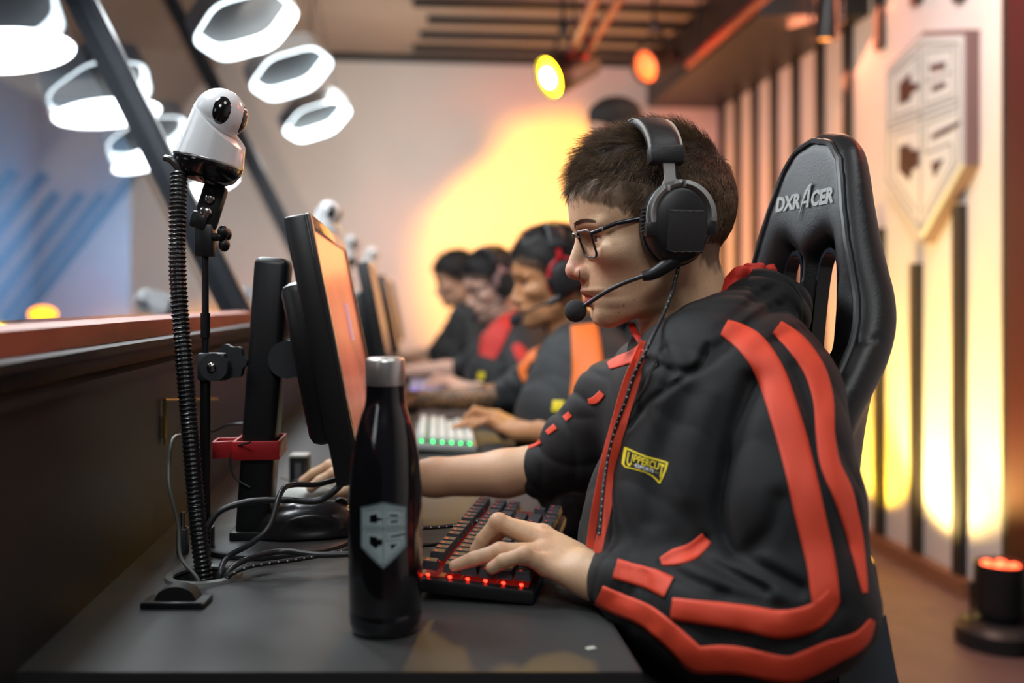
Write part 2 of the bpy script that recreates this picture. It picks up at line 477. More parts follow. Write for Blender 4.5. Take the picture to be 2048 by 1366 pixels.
# ------------------------------------------------------------ hexagonal ring lamps
def hexlamp(label, loc):
    t = thing('pendant_lamp', label, 'lamp', loc, 0, 'hexagonal ring lamps hanging along the window')
    t.rotation_euler = (math.radians(-22), math.radians(-20), TH+math.radians(14))
    def ring(R, n=6, cr_=.55):
        pts = []
        for i in range(n):
            a0 = 2*PI*i/n; c = Vector((R*math.cos(a0), R*math.sin(a0), 0))
            p = Vector((R*math.cos(a0-PI/3), R*math.sin(a0-PI/3), 0)); q = Vector((R*math.cos(a0+PI/3), R*math.sin(a0+PI/3), 0))
            A = c.lerp(p, cr_*.5); B = c.lerp(q, cr_*.5)
            for k in range(5):
                s = k/4; pts.append(A*(1-s)**2+c*2*s*(1-s)+B*s*s)
        return pts
    def band(Ro, Ri, z0, z1):
        m = MB(); o_ = ring(Ro); i_ = ring(Ri); n = len(o_)
        L = [[m.bm.verts.new(v+Vector((0,0,z))) for v in r] for r, z in ((o_,z0),(o_,z1),(i_,z1),(i_,z0))]
        for j in range(4):
            for i in range(n):
                m.bm.faces.new((L[j][i], L[j][(i+1)%n], L[(j+1)%4][(i+1)%n], L[(j+1)%4][i]))
        return m
    band(.180, .173, -.034, .036).build('light_ring', M_emitw, t)
    band(.186, .179, -.032, .040).build('ring_housing', mat('lamp_housing', (150,154,158), .35), t)
    m = MB(); pl_ = ring(.168); vs_ = [m.bm.verts.new(v+Vector((0,0,.022))) for v in pl_]; m.bm.faces.new(vs_); vs_ = [m.bm.verts.new(v+Vector((0,0,.026))) for v in pl_]; m.bm.faces.new(vs_); m.build('inner_panel', M_lampdark, t, smooth=False)
    m = MB(); inv = t.rotation_euler.to_matrix().inverted()
    for k in range(3):
        a0 = 2*PI*k/3+.3; m.tube([Vector((.145*math.cos(a0), .145*math.sin(a0), .05)), inv@Vector((0,0,ZC-loc[2]-.02))], .002, 6)
    m.build('hanging_wires', M_steel, t)
    m = MB(); m.lathe([(.05,0),(.05,.02)], inv@Vector((0,0,ZC-loc[2]-.02)), inv); m.build('ceiling_mount', M_steel, t)
    return t
LAMPS = [S(-.548, 1.15, 2.0), S(-.548, 1.80, 2.0), S(-.548, 2.5, 2.0), P(486,38,3.2), P(578,136,3.95), P(630,232,4.85)]
for L, lb in zip(LAMPS, ('hexagonal white ring lamp hanging nearest the camera above the monitor', 'second hexagonal white ring lamp from the camera, hanging above the window sill',
                         'third hexagonal ring lamp from the camera, mirrored large in the top corner of the window',
                         'largest hexagonal ring lamp in view, cut by the top edge above the camera stand', 'middle one of the three hexagonal ring lamps hanging over the far window',
                         'lowest and farthest hexagonal ring lamp in front of the white end wall')):
    hexlamp(lb, L)

# ------------------------------------------------------------ stage lights
M_can = mat('black_stage_light', (26,26,28), .4)
M_redpipe = mat('red_lit_pipe', (170,44,36), .4)  # red light falling on the pipes put into their colour
def parcan(label, loc, aim, colr, st, r=.10, ln=.22):
    t = thing('stage_light', label, 'stage light', loc, 0, 'round can lights under the ceiling')
    q = (Vector(aim)-Vector(loc)).to_track_quat('Z','Y'); R = q.to_matrix()
    m = MB(); m.lathe([(.02,-ln),(r*.72,-ln),(r*.9,-ln*.55),(r,-ln*.2),(r*1.05,0),(r*.96,0),(r*.92,-.02),(r*.5,-.03)], (0,0,0), R, 28); m.build('housing', M_can, t)
    m = MB(); m.lathe([(.001,.0),(r*.45,-.002),(r*.8,-.012),(r*.93,-.024),(r*.93,-.028),(.001,-.029)], (0,0,0), R, 28, cap=False)
    m.build('lens', mat('lit_lens_%d_%d' % (colr[1], int(st)), colr, .3, emit=colr, estr=st), t)
    m = MB(); m.lathe([(.0005,.003),(r*.42,.002),(r*.42,-.002),(.0005,-.002)], (0,0,0), R, 24, cap=False)
    if st > 20: m.build('lamp_core', mat('white_hot_core', (255,250,225), .3, emit=(255,250,225), estr=24), t)
    side = R@Vector((1,0,0)); side.z = 0; side.normalize()
    up = Vector((0,0,1)); c0 = R@Vector((0,0,-ln*.35))
    m = MB(); m.tube([c0-side*(r+.02), c0-side*(r+.02)+up*.1, c0-side*.03+up*(r+.07), c0+side*.03+up*(r+.07), c0+side*(r+.02)+up*.1, c0+side*(r+.02)], .008, 8); m.build('yoke', M_can, t)
    m = MB(); m.box((.04,.05,.07), c0+up*(r+.1), bevel=.006); tp_ = c0+up*(r+.1); m.cyl(.009, tp_, (tp_.x, tp_.y, ZC-loc[2]), 10); m.build('clamp', M_steel, t)
    return t
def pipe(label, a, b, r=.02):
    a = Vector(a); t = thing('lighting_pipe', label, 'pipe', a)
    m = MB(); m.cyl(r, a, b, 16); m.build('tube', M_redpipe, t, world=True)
    b = Vector(b)
    for f in (.12, .88):
        c = a.lerp(b, f); m = MB(); m.box((.05,.03,.06), c+Vector((0,0,.01)), bevel=.005)
        m.cyl(.006, c, (c.x, c.y, ZC), 8); m.build('hanger', M_steel, t, world=True)
pipe('brighter red-lit ceiling pipe above the glowing yellow can light', P(1240,-120,2.9), P(1140,112,4.62))
pipe('orange-red lit ceiling pipe beside the brighter one', P(1312,-120,2.9), P(1168,112,4.62), .018)
pipe('dim red-lit ceiling pipe running above the black and white slats', P(1600,-70,3.6), P(1378,128,5.3), .022)
parcan('can light with glowing yellow lens under the red-lit pipes', P(1096,156,4.6), Vector((-1.6,3.6,1.2)), (255,206,20), 30, .095, .26)
parcan('can light with dull orange lens in front of the far corner', P(1288,134,5.0), P(1080,200,4.6), (230,110,60), 1.6, .085, .22)
parcan('small can light pointing down over the slatted wall', P(1650,80,4.2), P(1640,220,4.25), (255,160,40), 5, .05, .2)
parcan('black can light without glow next to the slatted wall corner', P(1462,120,5.4), P(1480,230,5.2), (120,50,30), .3, .075, .2)
# floor lights
def floorlight(label, loc, cols, r=.075, h=.25, big=True):
    t = thing('floor_light', label, 'stage light', loc)
    m = MB(); m.lathe([(.13,0),(.13,.05),(.11,.07),(.05,.08),(.05,.10)], n=32); m.build('base', M_can, t)
    m = MB()
    m.lathe([(r*.9,.09),(r,.11),(r,h),(r*.94,h),(r*.93,h-.015),(.002,h-.015)], n=32); m.build('housing', M_can, t)
    m = MB()
    for i in range(7):
        a0 = i*PI/3; rr = 0 if i == 6 else r*.58
        m.ball(r*.24, (rr*math.cos(a0), rr*math.sin(a0), h-.012), 12, (1,1,.5))
    m.build('lens', mat('lit_red_lens', (255,84,50), .3, emit=(255,84,50), estr=6), t)
    m = MB(); m.tube([(-r-.012,0,h-.06),(-r-.012,0,.075),(r+.012,0,.075),(r+.012,0,h-.06)], .008, 8); m.build('bracket', M_can, t)
floorlight('black floor light with red glowing lenses at the foot of the white wall', (1.50,3.06,0), 1)
floorlight('second black floor light with red lenses at the right edge', (1.64,2.86,0), 1)
for Y in (3.72, 4.22):
    t = thing('floor_light', 'low amber uplight on the floor by the white wall, %s' % ('nearer the black floor light' if Y < 4 else 'next to the slatted part'), 'stage light', S(1.62 if Y < 4 else 1.66, Y, 0))
    m = MB(); m.box((.13,.22,.10), (0,0,.05), bevel=.012); m.build('housing', M_can, t)
    m = MB(); m.box((.10,.19,.01), (0,0,.104)); m.build('lens', mat('lit_amber_lens', (255,190,60), .3, emit=(255,190,60), estr=3), t)
# glowing dome added beyond the glass, standing in for a reflected uplight
t = thing('amber_reflection', 'small amber glow added behind the window glass for a reflected uplight', 'lamp', P(86,650,3.2))
m = MB(); m.ball(.045, (0,0,.035), 20, (1,1,.62)); m.build('reflection_dome', mat('amber_reflection_glow', (255,150,20), .3, emit=(255,140,10), estr=7), t)
m = MB(); m.box((.12,.10,.02), (0,0,0), bevel=.004); m.build('base', M_can, t)
t = thing('equipment_case', 'dark equipment case behind the window glass under the amber glow', 'case', P(60,668,3.2)-Vector((0,0,.0)))
zc = P(60,656,3.2).z
m = MB(); m.box((.44,.30,zc), (0,0,-zc/2), bevel=.01); m.build('body', M_blackpaint, t)
m = MB(); m.box((.45,.31,.02), (0,0,-.05)); m.build('rim', M_steel, t); t.location.z = zc

# ------------------------------------------------------------ light
def area(name, loc, aim, size, power, col, shape='DISK', spread=None):
    l = bpy.data.lights.new(name, 'AREA'); l.shape = shape; l.size = size; l.energy = power; l.color = col[:3]
    if spread: l.spread = spread
    o = bpy.data.objects.new(name, l); COL.objects.link(o); o.location = loc
    o.rotation_euler = (Vector(aim)-Vector(loc)).to_track_quat('-Z','Y').to_euler(); return o
def spot(name, loc, aim, ang, power, col, blend=.3, r=.05):
    l = bpy.data.lights.new(name, 'SPOT'); l.spot_size = math.radians(ang); l.spot_blend = blend; l.energy = power; l.color = col[:3]; l.shadow_soft_size = r
    o = bpy.data.objects.new(name, l); COL.objects.link(o); o.location = loc
    o.rotation_euler = (Vector(aim)-Vector(loc)).to_track_quat('-Z','Y').to_euler(); return o
# ------------------------------------------------------------ desk
desk = thing('gaming_desk', 'long continuous dark grey desk that all the players sit at', 'desk', S(-.1, 2.5, 0))
GX, GY, GR = P(408,1152,1.135).x, 1.135, .036
m = MB()
YN, YE = .85, 6.2
fr = []
n = 40
# top surface with a round cable hole: built as a ring of quads around the hole plus outer fill
sq = []
hole = [Vector((GX+GR*math.cos(2*PI*i/n), GY+GR*math.sin(2*PI*i/n), DZ)) for i in range(n)]
outer = []
for i in range(n):
    a_ = 2*PI*i/n; c, s_ = math.cos(a_), math.sin(a_); q = .05/max(abs(c), abs(s_)); outer.append(Vector((GX+c*q, GY+s_*q, DZ)))
def sp(s, Y, dz=0): v = S(s, Y, DZ+dz); return v
x0, x1, y0, y1 = GX-.05, GX+.05, GY-.05, GY+.05
vh = [m.bm.verts.new(v) for v in hole]; vo = [m.bm.verts.new(v) for v in outer]; vl = [m.bm.verts.new(v-Vector((0,0,.028))) for v in hole]
for i in range(n):
    m.bm.faces.new((vh[i], vh[(i+1)%n], vo[(i+1)%n], vo[i])); m.bm.faces.new((vh[i], vl[i], vl[(i+1)%n], vh[(i+1)%n]))
# corners of the square are on the ring (n multiple of 8)
m.quad([sp(-.339,YN), sp(.189,YN), sp(.189,y0), sp(-.339,y0)])
m.quad([sp(-.339,y1), sp(.189,y1), sp(.189,YE), sp(-.339,YE)])
m.quad([sp(-.339,y0), Vector((x0,y0,DZ)), Vector((x0,y1,DZ)), sp(-.339,y1)])
m.quad([Vector((x1,y0,DZ)), sp(.189,y0), sp(.189,y1), Vector((x1,y1,DZ))])
bmesh.ops.remove_doubles(m.bm, verts=m.bm.verts[:], dist=1e-5)
m.build('desk_top', M_desk, desk, world=True, smooth=False)
m = MB()
m.prism([sp(-.339,YN-.004,0), sp(-.339,YN,0), sp(.189,YN,0), sp(.189,YE,0), sp(.193,YE,0), sp(.193,YN-.004,0)], (0,0,-.028)); m.build('edge_band', M_deskedge, desk, world=True, smooth=False)
m = MB(); m.prism([sp(-.339,YN,-.028), sp(.189,YN,-.028), sp(.189,y0,-.028), sp(-.339,y0,-.028)], (0,0,-.001)); m.prism([sp(-.339,y1,-.028), sp(.189,y1,-.028), sp(.189,YE,-.028), sp(-.339,YE,-.028)], (0,0,-.001)); m.build('underside', M_deskedge, desk, world=True, smooth=False)
for Y in (.9, 3.0, 5.2):
    m = MB(); m.prism([sp(-.33,Y,-.03), sp(.12,Y,-.03), sp(.12,Y+.03,-.03), sp(-.33,Y+.03,-.03)], (0,0,-(DZ-.03))); m.build('leg_panel', M_deskedge, desk, world=True, smooth=False)
m = MB(); m.lathe([(GR*.93,.0),(GR*.93,.003),(GR*1.02,.0055),(GR*1.16,.004),(GR*1.2,0)], (GX,GY,DZ), n=48, cap=False); m.build('grommet_ring', mat('grey_plastic', (92,94,92), .4), desk, world=True)

M_blk = mat('black_plastic', (24,25,27), .38, bump=.06, bscale=900)
M_blkg = mat('black_gloss', (14,14,17), .12, coat=.5)
M_rub = mat('black_rubber', (22,22,23), .6)
M_chrome = mat('polished_steel', (190,188,184), .2, metal=1, bump=.02, bscale=60)
M_dkgrey = mat('dark_grey_plastic', (52,54,57), .5)

# lid of the cable hole, leaning flat on the desk
t = thing('grommet_lid', 'black plastic cable hole lid lying on the desk in front of the cable hole', 'lid', P(350,1226,1.01)); t.location.z = DZ
m = MB(); m.box((.066,.034,.006), (0,-.002,.003), bevel=.002); m.box((.062,.004,.0035), (0,-.019,.006), bevel=.001); m.build('plate', M_blk, t)
m = MB()
arc = [Vector((-.022+.044*k/10, .012, .006+.014*math.sin(PI*min(1,(k+.0)/10))**.5)) for k in range(11)]
m.prism([Vector((-.024,.014,.004))]+arc+[Vector((.024,.014,.004))], (0,-.020,0)); m.build('hinged_tongue', M_rub, t, angle=50)
t.location.y = 1.035; t.location.x = P(352,1226,1.03).x

# ------------------------------------------------------------ bottle
bx, by = P(771,1255,.955).x, .955
bot = thing('water_bottle', 'black steel water bottle with a white shield crest standing before the monitor', 'bottle', (bx,by,DZ))
bp = [(.0,0),(.030,0),(.0325,.003),(.0345,.010),(.0347,.020),(.0343,.021),(.0349,.023),(.0352,.06),(.0352,.120),(.0346,.140),(.0325,.163),(.0285,.186),(.0235,.204),(.0200,.214),(.0188,.221),(.0186,.232),(.0186,.236)]
M_bottle = mat('black_bottle_enamel', (14,14,18), .16, coat=.8, spec=.6)
m = MB(); m.lathe(bp, n=64, cap=False); bb = m.build('body', M_bottle, bot, angle=60)
m = MB(); m.lathe([(.0,.232),(.0180,.232),(.0183,.2335),(.0190,.236),(.0190,.257),(.0184,.2595),(.0165,.2608),(.0,.2608)], n=48, cap=False); m.build('cap', mat('brushed_cap', (222,220,216), .33, metal=.9), bot, angle=50)
def bottle_wrap(pl, lift):
    out = []
    W = .0455
    for x, y in pl:
        th = x*W/.0352; r = .0352+lift
        out.append(Vector((r*math.sin(th), -r*math.cos(th), .0985+y*W)))
    return out
def wrapmesh(name, polys, lift, mt, parent):
    V, Fc = [], []
    for pl in polys:
        V2, F2 = subdivide_flat([(x,y,0) for x,y in pl], [list(range(len(pl)))], maxlen=.06)
        b0 = len(V); V += bottle_wrap([(v[0],v[1]) for v in V2], lift); Fc += [[b0+i for i in f] for f in F2]
    o = from_arrays(name, [tuple(v) for v in V], Fc, mt, parent); return o
rzb = math.radians(4)
M_print = mat('pale_print', (168,186,188), .5); M_print2 = mat('mid_print', (92,108,112), .5)
holder = [wrapmesh('crest_print', [SH_OUT], .0003, M_print2, bot), wrapmesh('crest_face', [[(x*.93,y*.93) for x,y in SH_OUT]], .0005, M_print, bot),
          wrapmesh('crest_letters', SH_DARK, .0008, M_bottle, bot), wrapmesh('crest_lines', SH_LINES, .0007, M_print2, bot)]
bot.rotation_euler.z = rzb

# ------------------------------------------------------------ monitors
def monitor_screen_mat(name, top, bot_, spots):
    m = bpy.data.materials.new(name); m.use_nodes = True
    return m
M_scr = mat('screen_dark_glossy', (26,20,20), .16, spec=.8, coat=.3)
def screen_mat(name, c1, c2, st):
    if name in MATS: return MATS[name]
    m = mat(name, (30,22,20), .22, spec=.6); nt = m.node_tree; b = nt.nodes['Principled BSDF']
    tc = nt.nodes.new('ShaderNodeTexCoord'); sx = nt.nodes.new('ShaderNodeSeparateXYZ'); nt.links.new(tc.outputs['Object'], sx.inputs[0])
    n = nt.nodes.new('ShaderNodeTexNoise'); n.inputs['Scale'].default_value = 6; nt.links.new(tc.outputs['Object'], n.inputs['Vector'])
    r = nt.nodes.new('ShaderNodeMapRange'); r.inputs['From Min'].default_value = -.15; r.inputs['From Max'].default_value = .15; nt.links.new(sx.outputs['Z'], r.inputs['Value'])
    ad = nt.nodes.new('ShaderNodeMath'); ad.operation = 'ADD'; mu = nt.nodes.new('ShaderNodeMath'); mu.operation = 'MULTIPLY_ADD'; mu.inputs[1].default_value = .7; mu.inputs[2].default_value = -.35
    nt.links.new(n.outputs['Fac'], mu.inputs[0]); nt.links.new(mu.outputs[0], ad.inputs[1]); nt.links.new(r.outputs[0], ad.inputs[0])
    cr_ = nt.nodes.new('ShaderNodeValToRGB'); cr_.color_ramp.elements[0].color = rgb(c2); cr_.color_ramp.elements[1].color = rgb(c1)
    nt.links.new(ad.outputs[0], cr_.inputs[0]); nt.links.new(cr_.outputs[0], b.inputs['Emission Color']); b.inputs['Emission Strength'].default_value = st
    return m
M_s1 = screen_mat('warm_reflection_screen', (232,116,84), (112,66,52), 1.0)  # orange reflection on the screen put in as emission
M_s2 = screen_mat('dim_lit_screen', (90,60,60), (40,36,50), .7)
def rot(ax, deg): return Matrix.Rotation(math.radians(deg), 3, ax)
def monitor(label, loc, rz, scr):
    """local: +x = towards the player, y along the row"""
    t = thing('monitor', label, 'monitor', loc, rz, 'monitors along the desk')
    q = rot('Y', -11); piv = Vector((.004,0,.262))      # panel centre
    W, H = .53, .292
    def L(v): return piv+q@Vector(v)
    m = MB(); m.box((.024,W,H), L((0,0,0)), q, bevel=.003); m.build('panel_housing', M_blk, t)
    m = MB()
    for sy in (-1, 1): m.box((.006,.016,H), L((.0135,sy*(W/2-.008),0)), q, bevel=.0015)
    for sz in (-1, 1): m.box((.006,W-.030,.016), L((.0135,0,sz*(H/2-.008))), q, bevel=.0015)
    m.build('bezel', mat('bezel_gloss', (40,36,36), .3, coat=.7, spec=.7), t)
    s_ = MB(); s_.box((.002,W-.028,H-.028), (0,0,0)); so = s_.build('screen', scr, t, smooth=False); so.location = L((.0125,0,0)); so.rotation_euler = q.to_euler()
    m = MB(); m.box((.034,W*.62,H*.66), L((-.027,0,-.015)), q, bevel=.012); m.build('rear_casing', M_blk, t)
    m = MB(); m.box((.04,.07,.05), (-.052,.0,.240), bevel=.01); m.cyl(.024, (-.060,-.04,.240), (-.060,.04,.240), 24); m.build('hinge', M_dkgrey, t)
    m = MB(); c = rot('Y', 4)
    m.box((.043,.062,.365), (-.094,.0,.189), c, bevel=.009, seg=3); m.build('stand_column', M_blk, t)
    m = MB(); m.box((.052,.072,.012), (-.107,0,.014), bevel=.002); m.build('column_foot', M_blk, t)
    m = MB(); m.lathe([(.0,0),(.101,0),(.103,.002),(.103,.006),(.100,.0085),(.0,.009)], (-.078,0,0), n=64, cap=False); m.build('stand_base', mat('matt_base', (54,55,56), .5, bump=.15, bscale=500), t, angle=50)
    return t
mon1 = monitor('nearest monitor, orange reflection on its screen, behind the black water bottle', S(-.103,1.315,DZ), TH, M_s1)
m = MB(); q_ = rot('Y', -11); m.box((.001,.040,.052), Vector((.004,0,.262))+q_@Vector((.0142,.045,.022)), q_); m.build('screen_reflection', mat('lilac_screen_reflection', (150,110,130), .3, emit=(190,140,160), estr=.8), mon1, smooth=False)  # pale reflection on the screen added as a glowing patch
# red cable clip on the first stand
m = MB()
cc = Vector((-.099,0,.124)); w_, d_ = .056, .074
for k in range(1):
    pts = [(-.5,-.5),(.5,-.5),(.5,.5),(-.5,.5)]
    outer_ = [Vector((cc.x+x*w_, cc.y+y*d_, 0)) for x, y in pts]
    m.box((w_,.003,.024), (cc.x, cc.y-d_/2, cc.z), bevel=.001); m.box((w_,.003,.024), (cc.x, cc.y+d_/2, cc.z), bevel=.001)
    m.box((.003,d_,.024), (cc.x+w_/2, cc.y, cc.z), bevel=.001); m.box((.003,d_,.024), (cc.x-w_/2, cc.y, cc.z), bevel=.001)
    m.box((.030,.003,.022), (cc.x-w_/2-.012, cc.y-d_/2+.004, cc.z+.001), rot('Z', 14), bevel=.001); m.box((.030,.003,.022), (cc.x-w_/2-.012, cc.y+.002, cc.z+.001), bevel=.001)
    m.box((.003,.036,.022), (cc.x-w_/2-.026, cc.y-.014, cc.z+.001), bevel=.001)
m.build('red_cable_clip', mat('red_plastic', (176,36,40), .35), mon1)
for i, (dY, lb) in enumerate(((1.30,'second monitor from the camera, a thin black edge right of the orange screen'), (2.55,'third monitor from the camera, beyond the first two stands'), (3.75,'farthest monitor on the desk, small and blurred'))):
    c = monitor(lb, S(-.103,1.315+dY,DZ), TH, M_s2)

# ------------------------------------------------------------ keyboards
ROWS = [[1,-1,1,1,1,1,-.5,1,1,1,1,-.5,1,1,1,1,-.25,1,1,1],
        [1]*13+[2,-.25,1,1,1], [1.5]+[1]*12+[1.5,-.25,1,1,1], [1.75]+[1]*11+[2.25], [2.25]+[1]*10+[2.75,-1.25,1], [1.25]*3+[6.25]+[1.25]*4+[-.25,1,1,1]]
U = .01905
def keycap_mesh(w, name, legend=False):
    m = MB(); W_ = w*U-.0012; D_ = U-.0012; h = .0092
    b = [(-W_/2,-D_/2,0),(W_/2,-D_/2,0),(W_/2,D_/2,0),(-W_/2,D_/2,0)]; e = .0024
    tt = [(-W_/2+e,-D_/2+e,h),(W_/2-e,-D_/2+e,h),(W_/2-e,D_/2-.0012,h),(-W_/2+e,D_/2-.0012,h)]
    vb = [m.bm.verts.new(v) for v in b]; vt = [m.bm.verts.new(v) for v in tt]
    for i in range(4): m.bm.faces.new((vb[i], vb[(i+1)%4], vt[(i+1)%4], vt[i]))
    m.bm.faces.new(vt); m.bm.faces.new(vb[::-1])
    bmesh.ops.bevel(m.bm, geom=[e_ for e_ in m.bm.edges], offset=.0005, segments=1, affect='EDGES')
    if legend:
        x0_ = -W_/2+.0042; f_ = m.bm.faces.new([m.bm.verts.new(v) for v in ((x0_,.0018,h+.00015),(x0_+.0046,.0018,h+.00015),(x0_+.0046,.0044,h+.00015),(x0_,.0044,h+.00015))]); f_.material_index = 1
    me = bpy.data.meshes.new(name)
    m.bm.to_mesh(me); m.bm.free(); return me
CAPS = {}
def keyboard(label, loc, rz, keymat, casemat, ledcol, ledst, tilt=4):
    """local: y along the key rows (row end nearest the camera at -y), -x = rear edge, +x = towards the player"""
    t = thing('keyboard', label, 'keyboard', loc, rz, 'keyboards along the desk')
    m = MB(); m.box((.132,.362,.016), (0,0,.013), rot('Y', tilt), bevel=.004); m.build('case', casemat, t)
    R = rot('Y', tilt)
    ml = mat('key_led_%d_%d_%d' % ledcol, ledcol, .4, emit=ledcol, estr=ledst)
    m = MB(); m.box((.116,.346,.001), R@Vector((0,0,.0088))+Vector((0,0,.013)), R); m.build('backplate', mat('led_plate_%d_%d_%d' % ledcol, (30,26,28), .5, emit=ledcol, estr=ledst*.012), t)
    L = sum(abs(w) for w in ROWS[1])*U
    xs = [-.048,-.0245,-.0055,.0135,.0325,.0515]
    leds = MB()
    for r, row in enumerate(ROWS):
        y = -L/2
        for w in row:
            if w > 0:
                kk = (w, keymat.name)
                if kk not in CAPS:
                    lg = keymat.name.startswith('black'); CAPS[kk] = keycap_mesh(w, 'keycap', lg); CAPS[kk].materials.append(keymat)
                    if lg: CAPS[kk].materials.append(mat('red_legend', (120,30,20), .5, emit=(255,50,26), estr=.45))
                o = bpy.data.objects.new('key', CAPS[kk]); COL.objects.link(o); o.parent = t
                p_ = R@Vector((xs[r], y+w*U/2, .0125+(.0025 if r == 0 else .0012*abs(r-3)*.6)))+Vector((0,0,.013))
                o.location = p_; o.rotation_euler = (R@rot('Z', 90)@Matrix.Diagonal((1,1,1))).to_euler()
                q_ = R@Vector((xs[r]-.002, y+.002, .0098))+Vector((0,0,.013)); leds.ball(.0013, q_, 6)
                if w == 1.25 or True:
                    pass
            y += abs(w)*U
    # switch lights showing under the near key edges
    for i, x in enumerate(xs):
        q_ = R@Vector((x, -L/2-.0012, .0105))+Vector((0,0,.013)); leds.ball(.0017, q_, 10)
    o = leds.build('key_leds', ml, t); o['kind'] = 'stuff'
    return t
M_keyblk = mat('black_keycap', (58,58,62), .5, spec=.25, bump=.05, bscale=900)
M_keywht = mat('white_keycap', (214,216,212), .45)
kA = Vector((P(948,1170,1.05).x, 1.05, 0)); kB = Vector((P(1040,1010,1.40).x, 1.40, 0))
kd = (kB-kA).normalized(); krz = math.atan2(-kd.x, kd.y)
kb1 = keyboard('black keyboard with red lights under the nearest player\'s left hand', (kA+kd*.166)+Vector((0,0,DZ)), krz, M_keyblk, M_blk, (255,40,24), 9)
keyboard('white-keyed keyboard with green lights in front of the second player', S(.065,2.22,DZ), TH-.02, M_keywht, mat('grey_case', (150,154,150), .4), (40,255,130), 7)
keyboard('keyboard glowing violet in front of the third player', S(.045,3.32,DZ), TH, mat('lilac_keycap', (190,184,214), .45), mat('grey_case2', (120,120,130), .4), (120,100,255), 22)
keyboard('keyboard glowing pale cyan in front of the farthest player', S(.02,4.62,DZ), TH, mat('pale_keycap', (190,205,210), .45), mat('grey_case3', (130,140,142), .4), (90,220,255), 16)
# red lights seen along the near edge of the first keyboard
# ------------------------------------------------------------ mice
def mouse_field(p):
    d = sd_ell(p, (0,0,.008), (.064,.034,.034))
    d = smax(d, -(p[:,2]-.0015), .003)
    g = sd_ell(p, (-.0,.040,.018), (.04,.012,.016)); d = smax(d, -g, .006)
    g = sd_ell(p, (-.0,-.040,.018), (.04,.012,.016)); return smax(d, -g, .006)
MV, MF = mesh_field(mouse_field, (-.072,-.042,-.002), (.072,.042,.05), .0018)
def mouse(label, loc, rz, mt, sc=1.0):
    t = thing('computer_mouse', label, 'mouse', loc, rz, 'computer mice on the desk')
    from_arrays('shell', MV*sc, MF, mt, t)
    m = MB(); m.cyl(.009*sc, (-.034*sc,-.0035*sc,.033*sc), (-.034*sc,.0035*sc,.033*sc), 16); m.build('scroll_wheel', M_rub, t)
    m = MB(); m.box((.052*sc,.0009,.001), (-.036*sc,.005*sc,.0375*sc), rot('Y', 16)); m.build('button_gap', M_rub, t)
    return t
mp = P(622,1030,1.30); mouse('black glossy computer mouse standing on the round monitor base', (mp.x, 1.30, DZ+.009), TH+math.radians(188), mat('black_mouse_shell', (34,34,36), .25, coat=.3), 1.12)
mp = P(640,972,1.52); mouse('white computer mouse under the nearest player\'s right hand', (mp.x, 1.52, DZ), TH, mat('white_mouse_shell', (205,206,200), .35))
for Y, lb in ((2.80,'dark computer mouse under the second player\'s tattooed arm'), (3.92,'dark computer mouse beyond the violet keyboard')):
    mouse(lb, S(-.05,Y,DZ), TH, M_blk)

# ------------------------------------------------------------ tracking cameras on poles
M_camw = mat('white_camera_shell', (206,208,210), .25, coat=.3)
def cam_shell():
    """body: slanted-top cone on a short black base. local z up, +x = view side, slant drops to +x"""
    n = 56; rb, rt = .0415, .030
    m = MB(); A, B = [], []
    for k in range(n):
        a_ = 2*PI*k/n; c, s_ = math.cos(a_), math.sin(a_)
        A.append(m.bm.verts.new((rb*c, rb*s_, 0)))
        # meet the slanted plane z = .047 - .75 x
        z = .05
        for _ in range(12):
            r = rb+(rt-rb)*z/.075; z = .0455-.62*r*c
            z = max(z, .014)
        r = rb+(rt-rb)*z/.075; B.append(m.bm.verts.new((r*c, r*s_, z)))
    for k in range(n): m.bm.faces.new((A[k], A[(k+1)%n], B[(k+1)%n], B[k]))
    m.bm.faces.new(B); m.bm.faces.new(A[::-1]); return m
def tracking_camera(label, loc, rotm):
    t = thing('tracking_camera', label, 'camera', loc, group='white ball cameras on poles'); t.rotation_euler = rotm.to_euler()
    cam_shell().build('shell', M_camw, t, angle=50)
    m = MB(); m.lathe([(.0,-.028),(.022,-.027),(.034,-.020),(.0405,-.008),(.0418,-.001),(.0412,0),(0,0)], n=56, cap=False); m.build('base', M_blkg, t, angle=60)
    m = MB(); m.lathe([(.0420,-.002),(.0424,-.0005),(.0420,.001)], n=56, cap=False); m.build('trim_ring', M_alu, t)
    bc = Vector((-.001,0,.0575)); q = rot('Y', 25)
    m = MB(); m.ball(.0312, bc, 48); m.build('ball', M_camw, t, angle=80)
    for ang, el in ((-56, 6), (18, 0)):
        d = Vector((math.cos(math.radians(ang))*math.cos(math.radians(el)), math.sin(math.radians(ang))*math.cos(math.radians(el)), math.sin(math.radians(el))))
        Rm = d.to_track_quat('Z','Y').to_matrix()
        m = MB(); m.ball(.0165, bc+d*.0180, 32, (.95,1.22,.92), Rm); m.build('lens', M_blkg, t, angle=80)
    return t
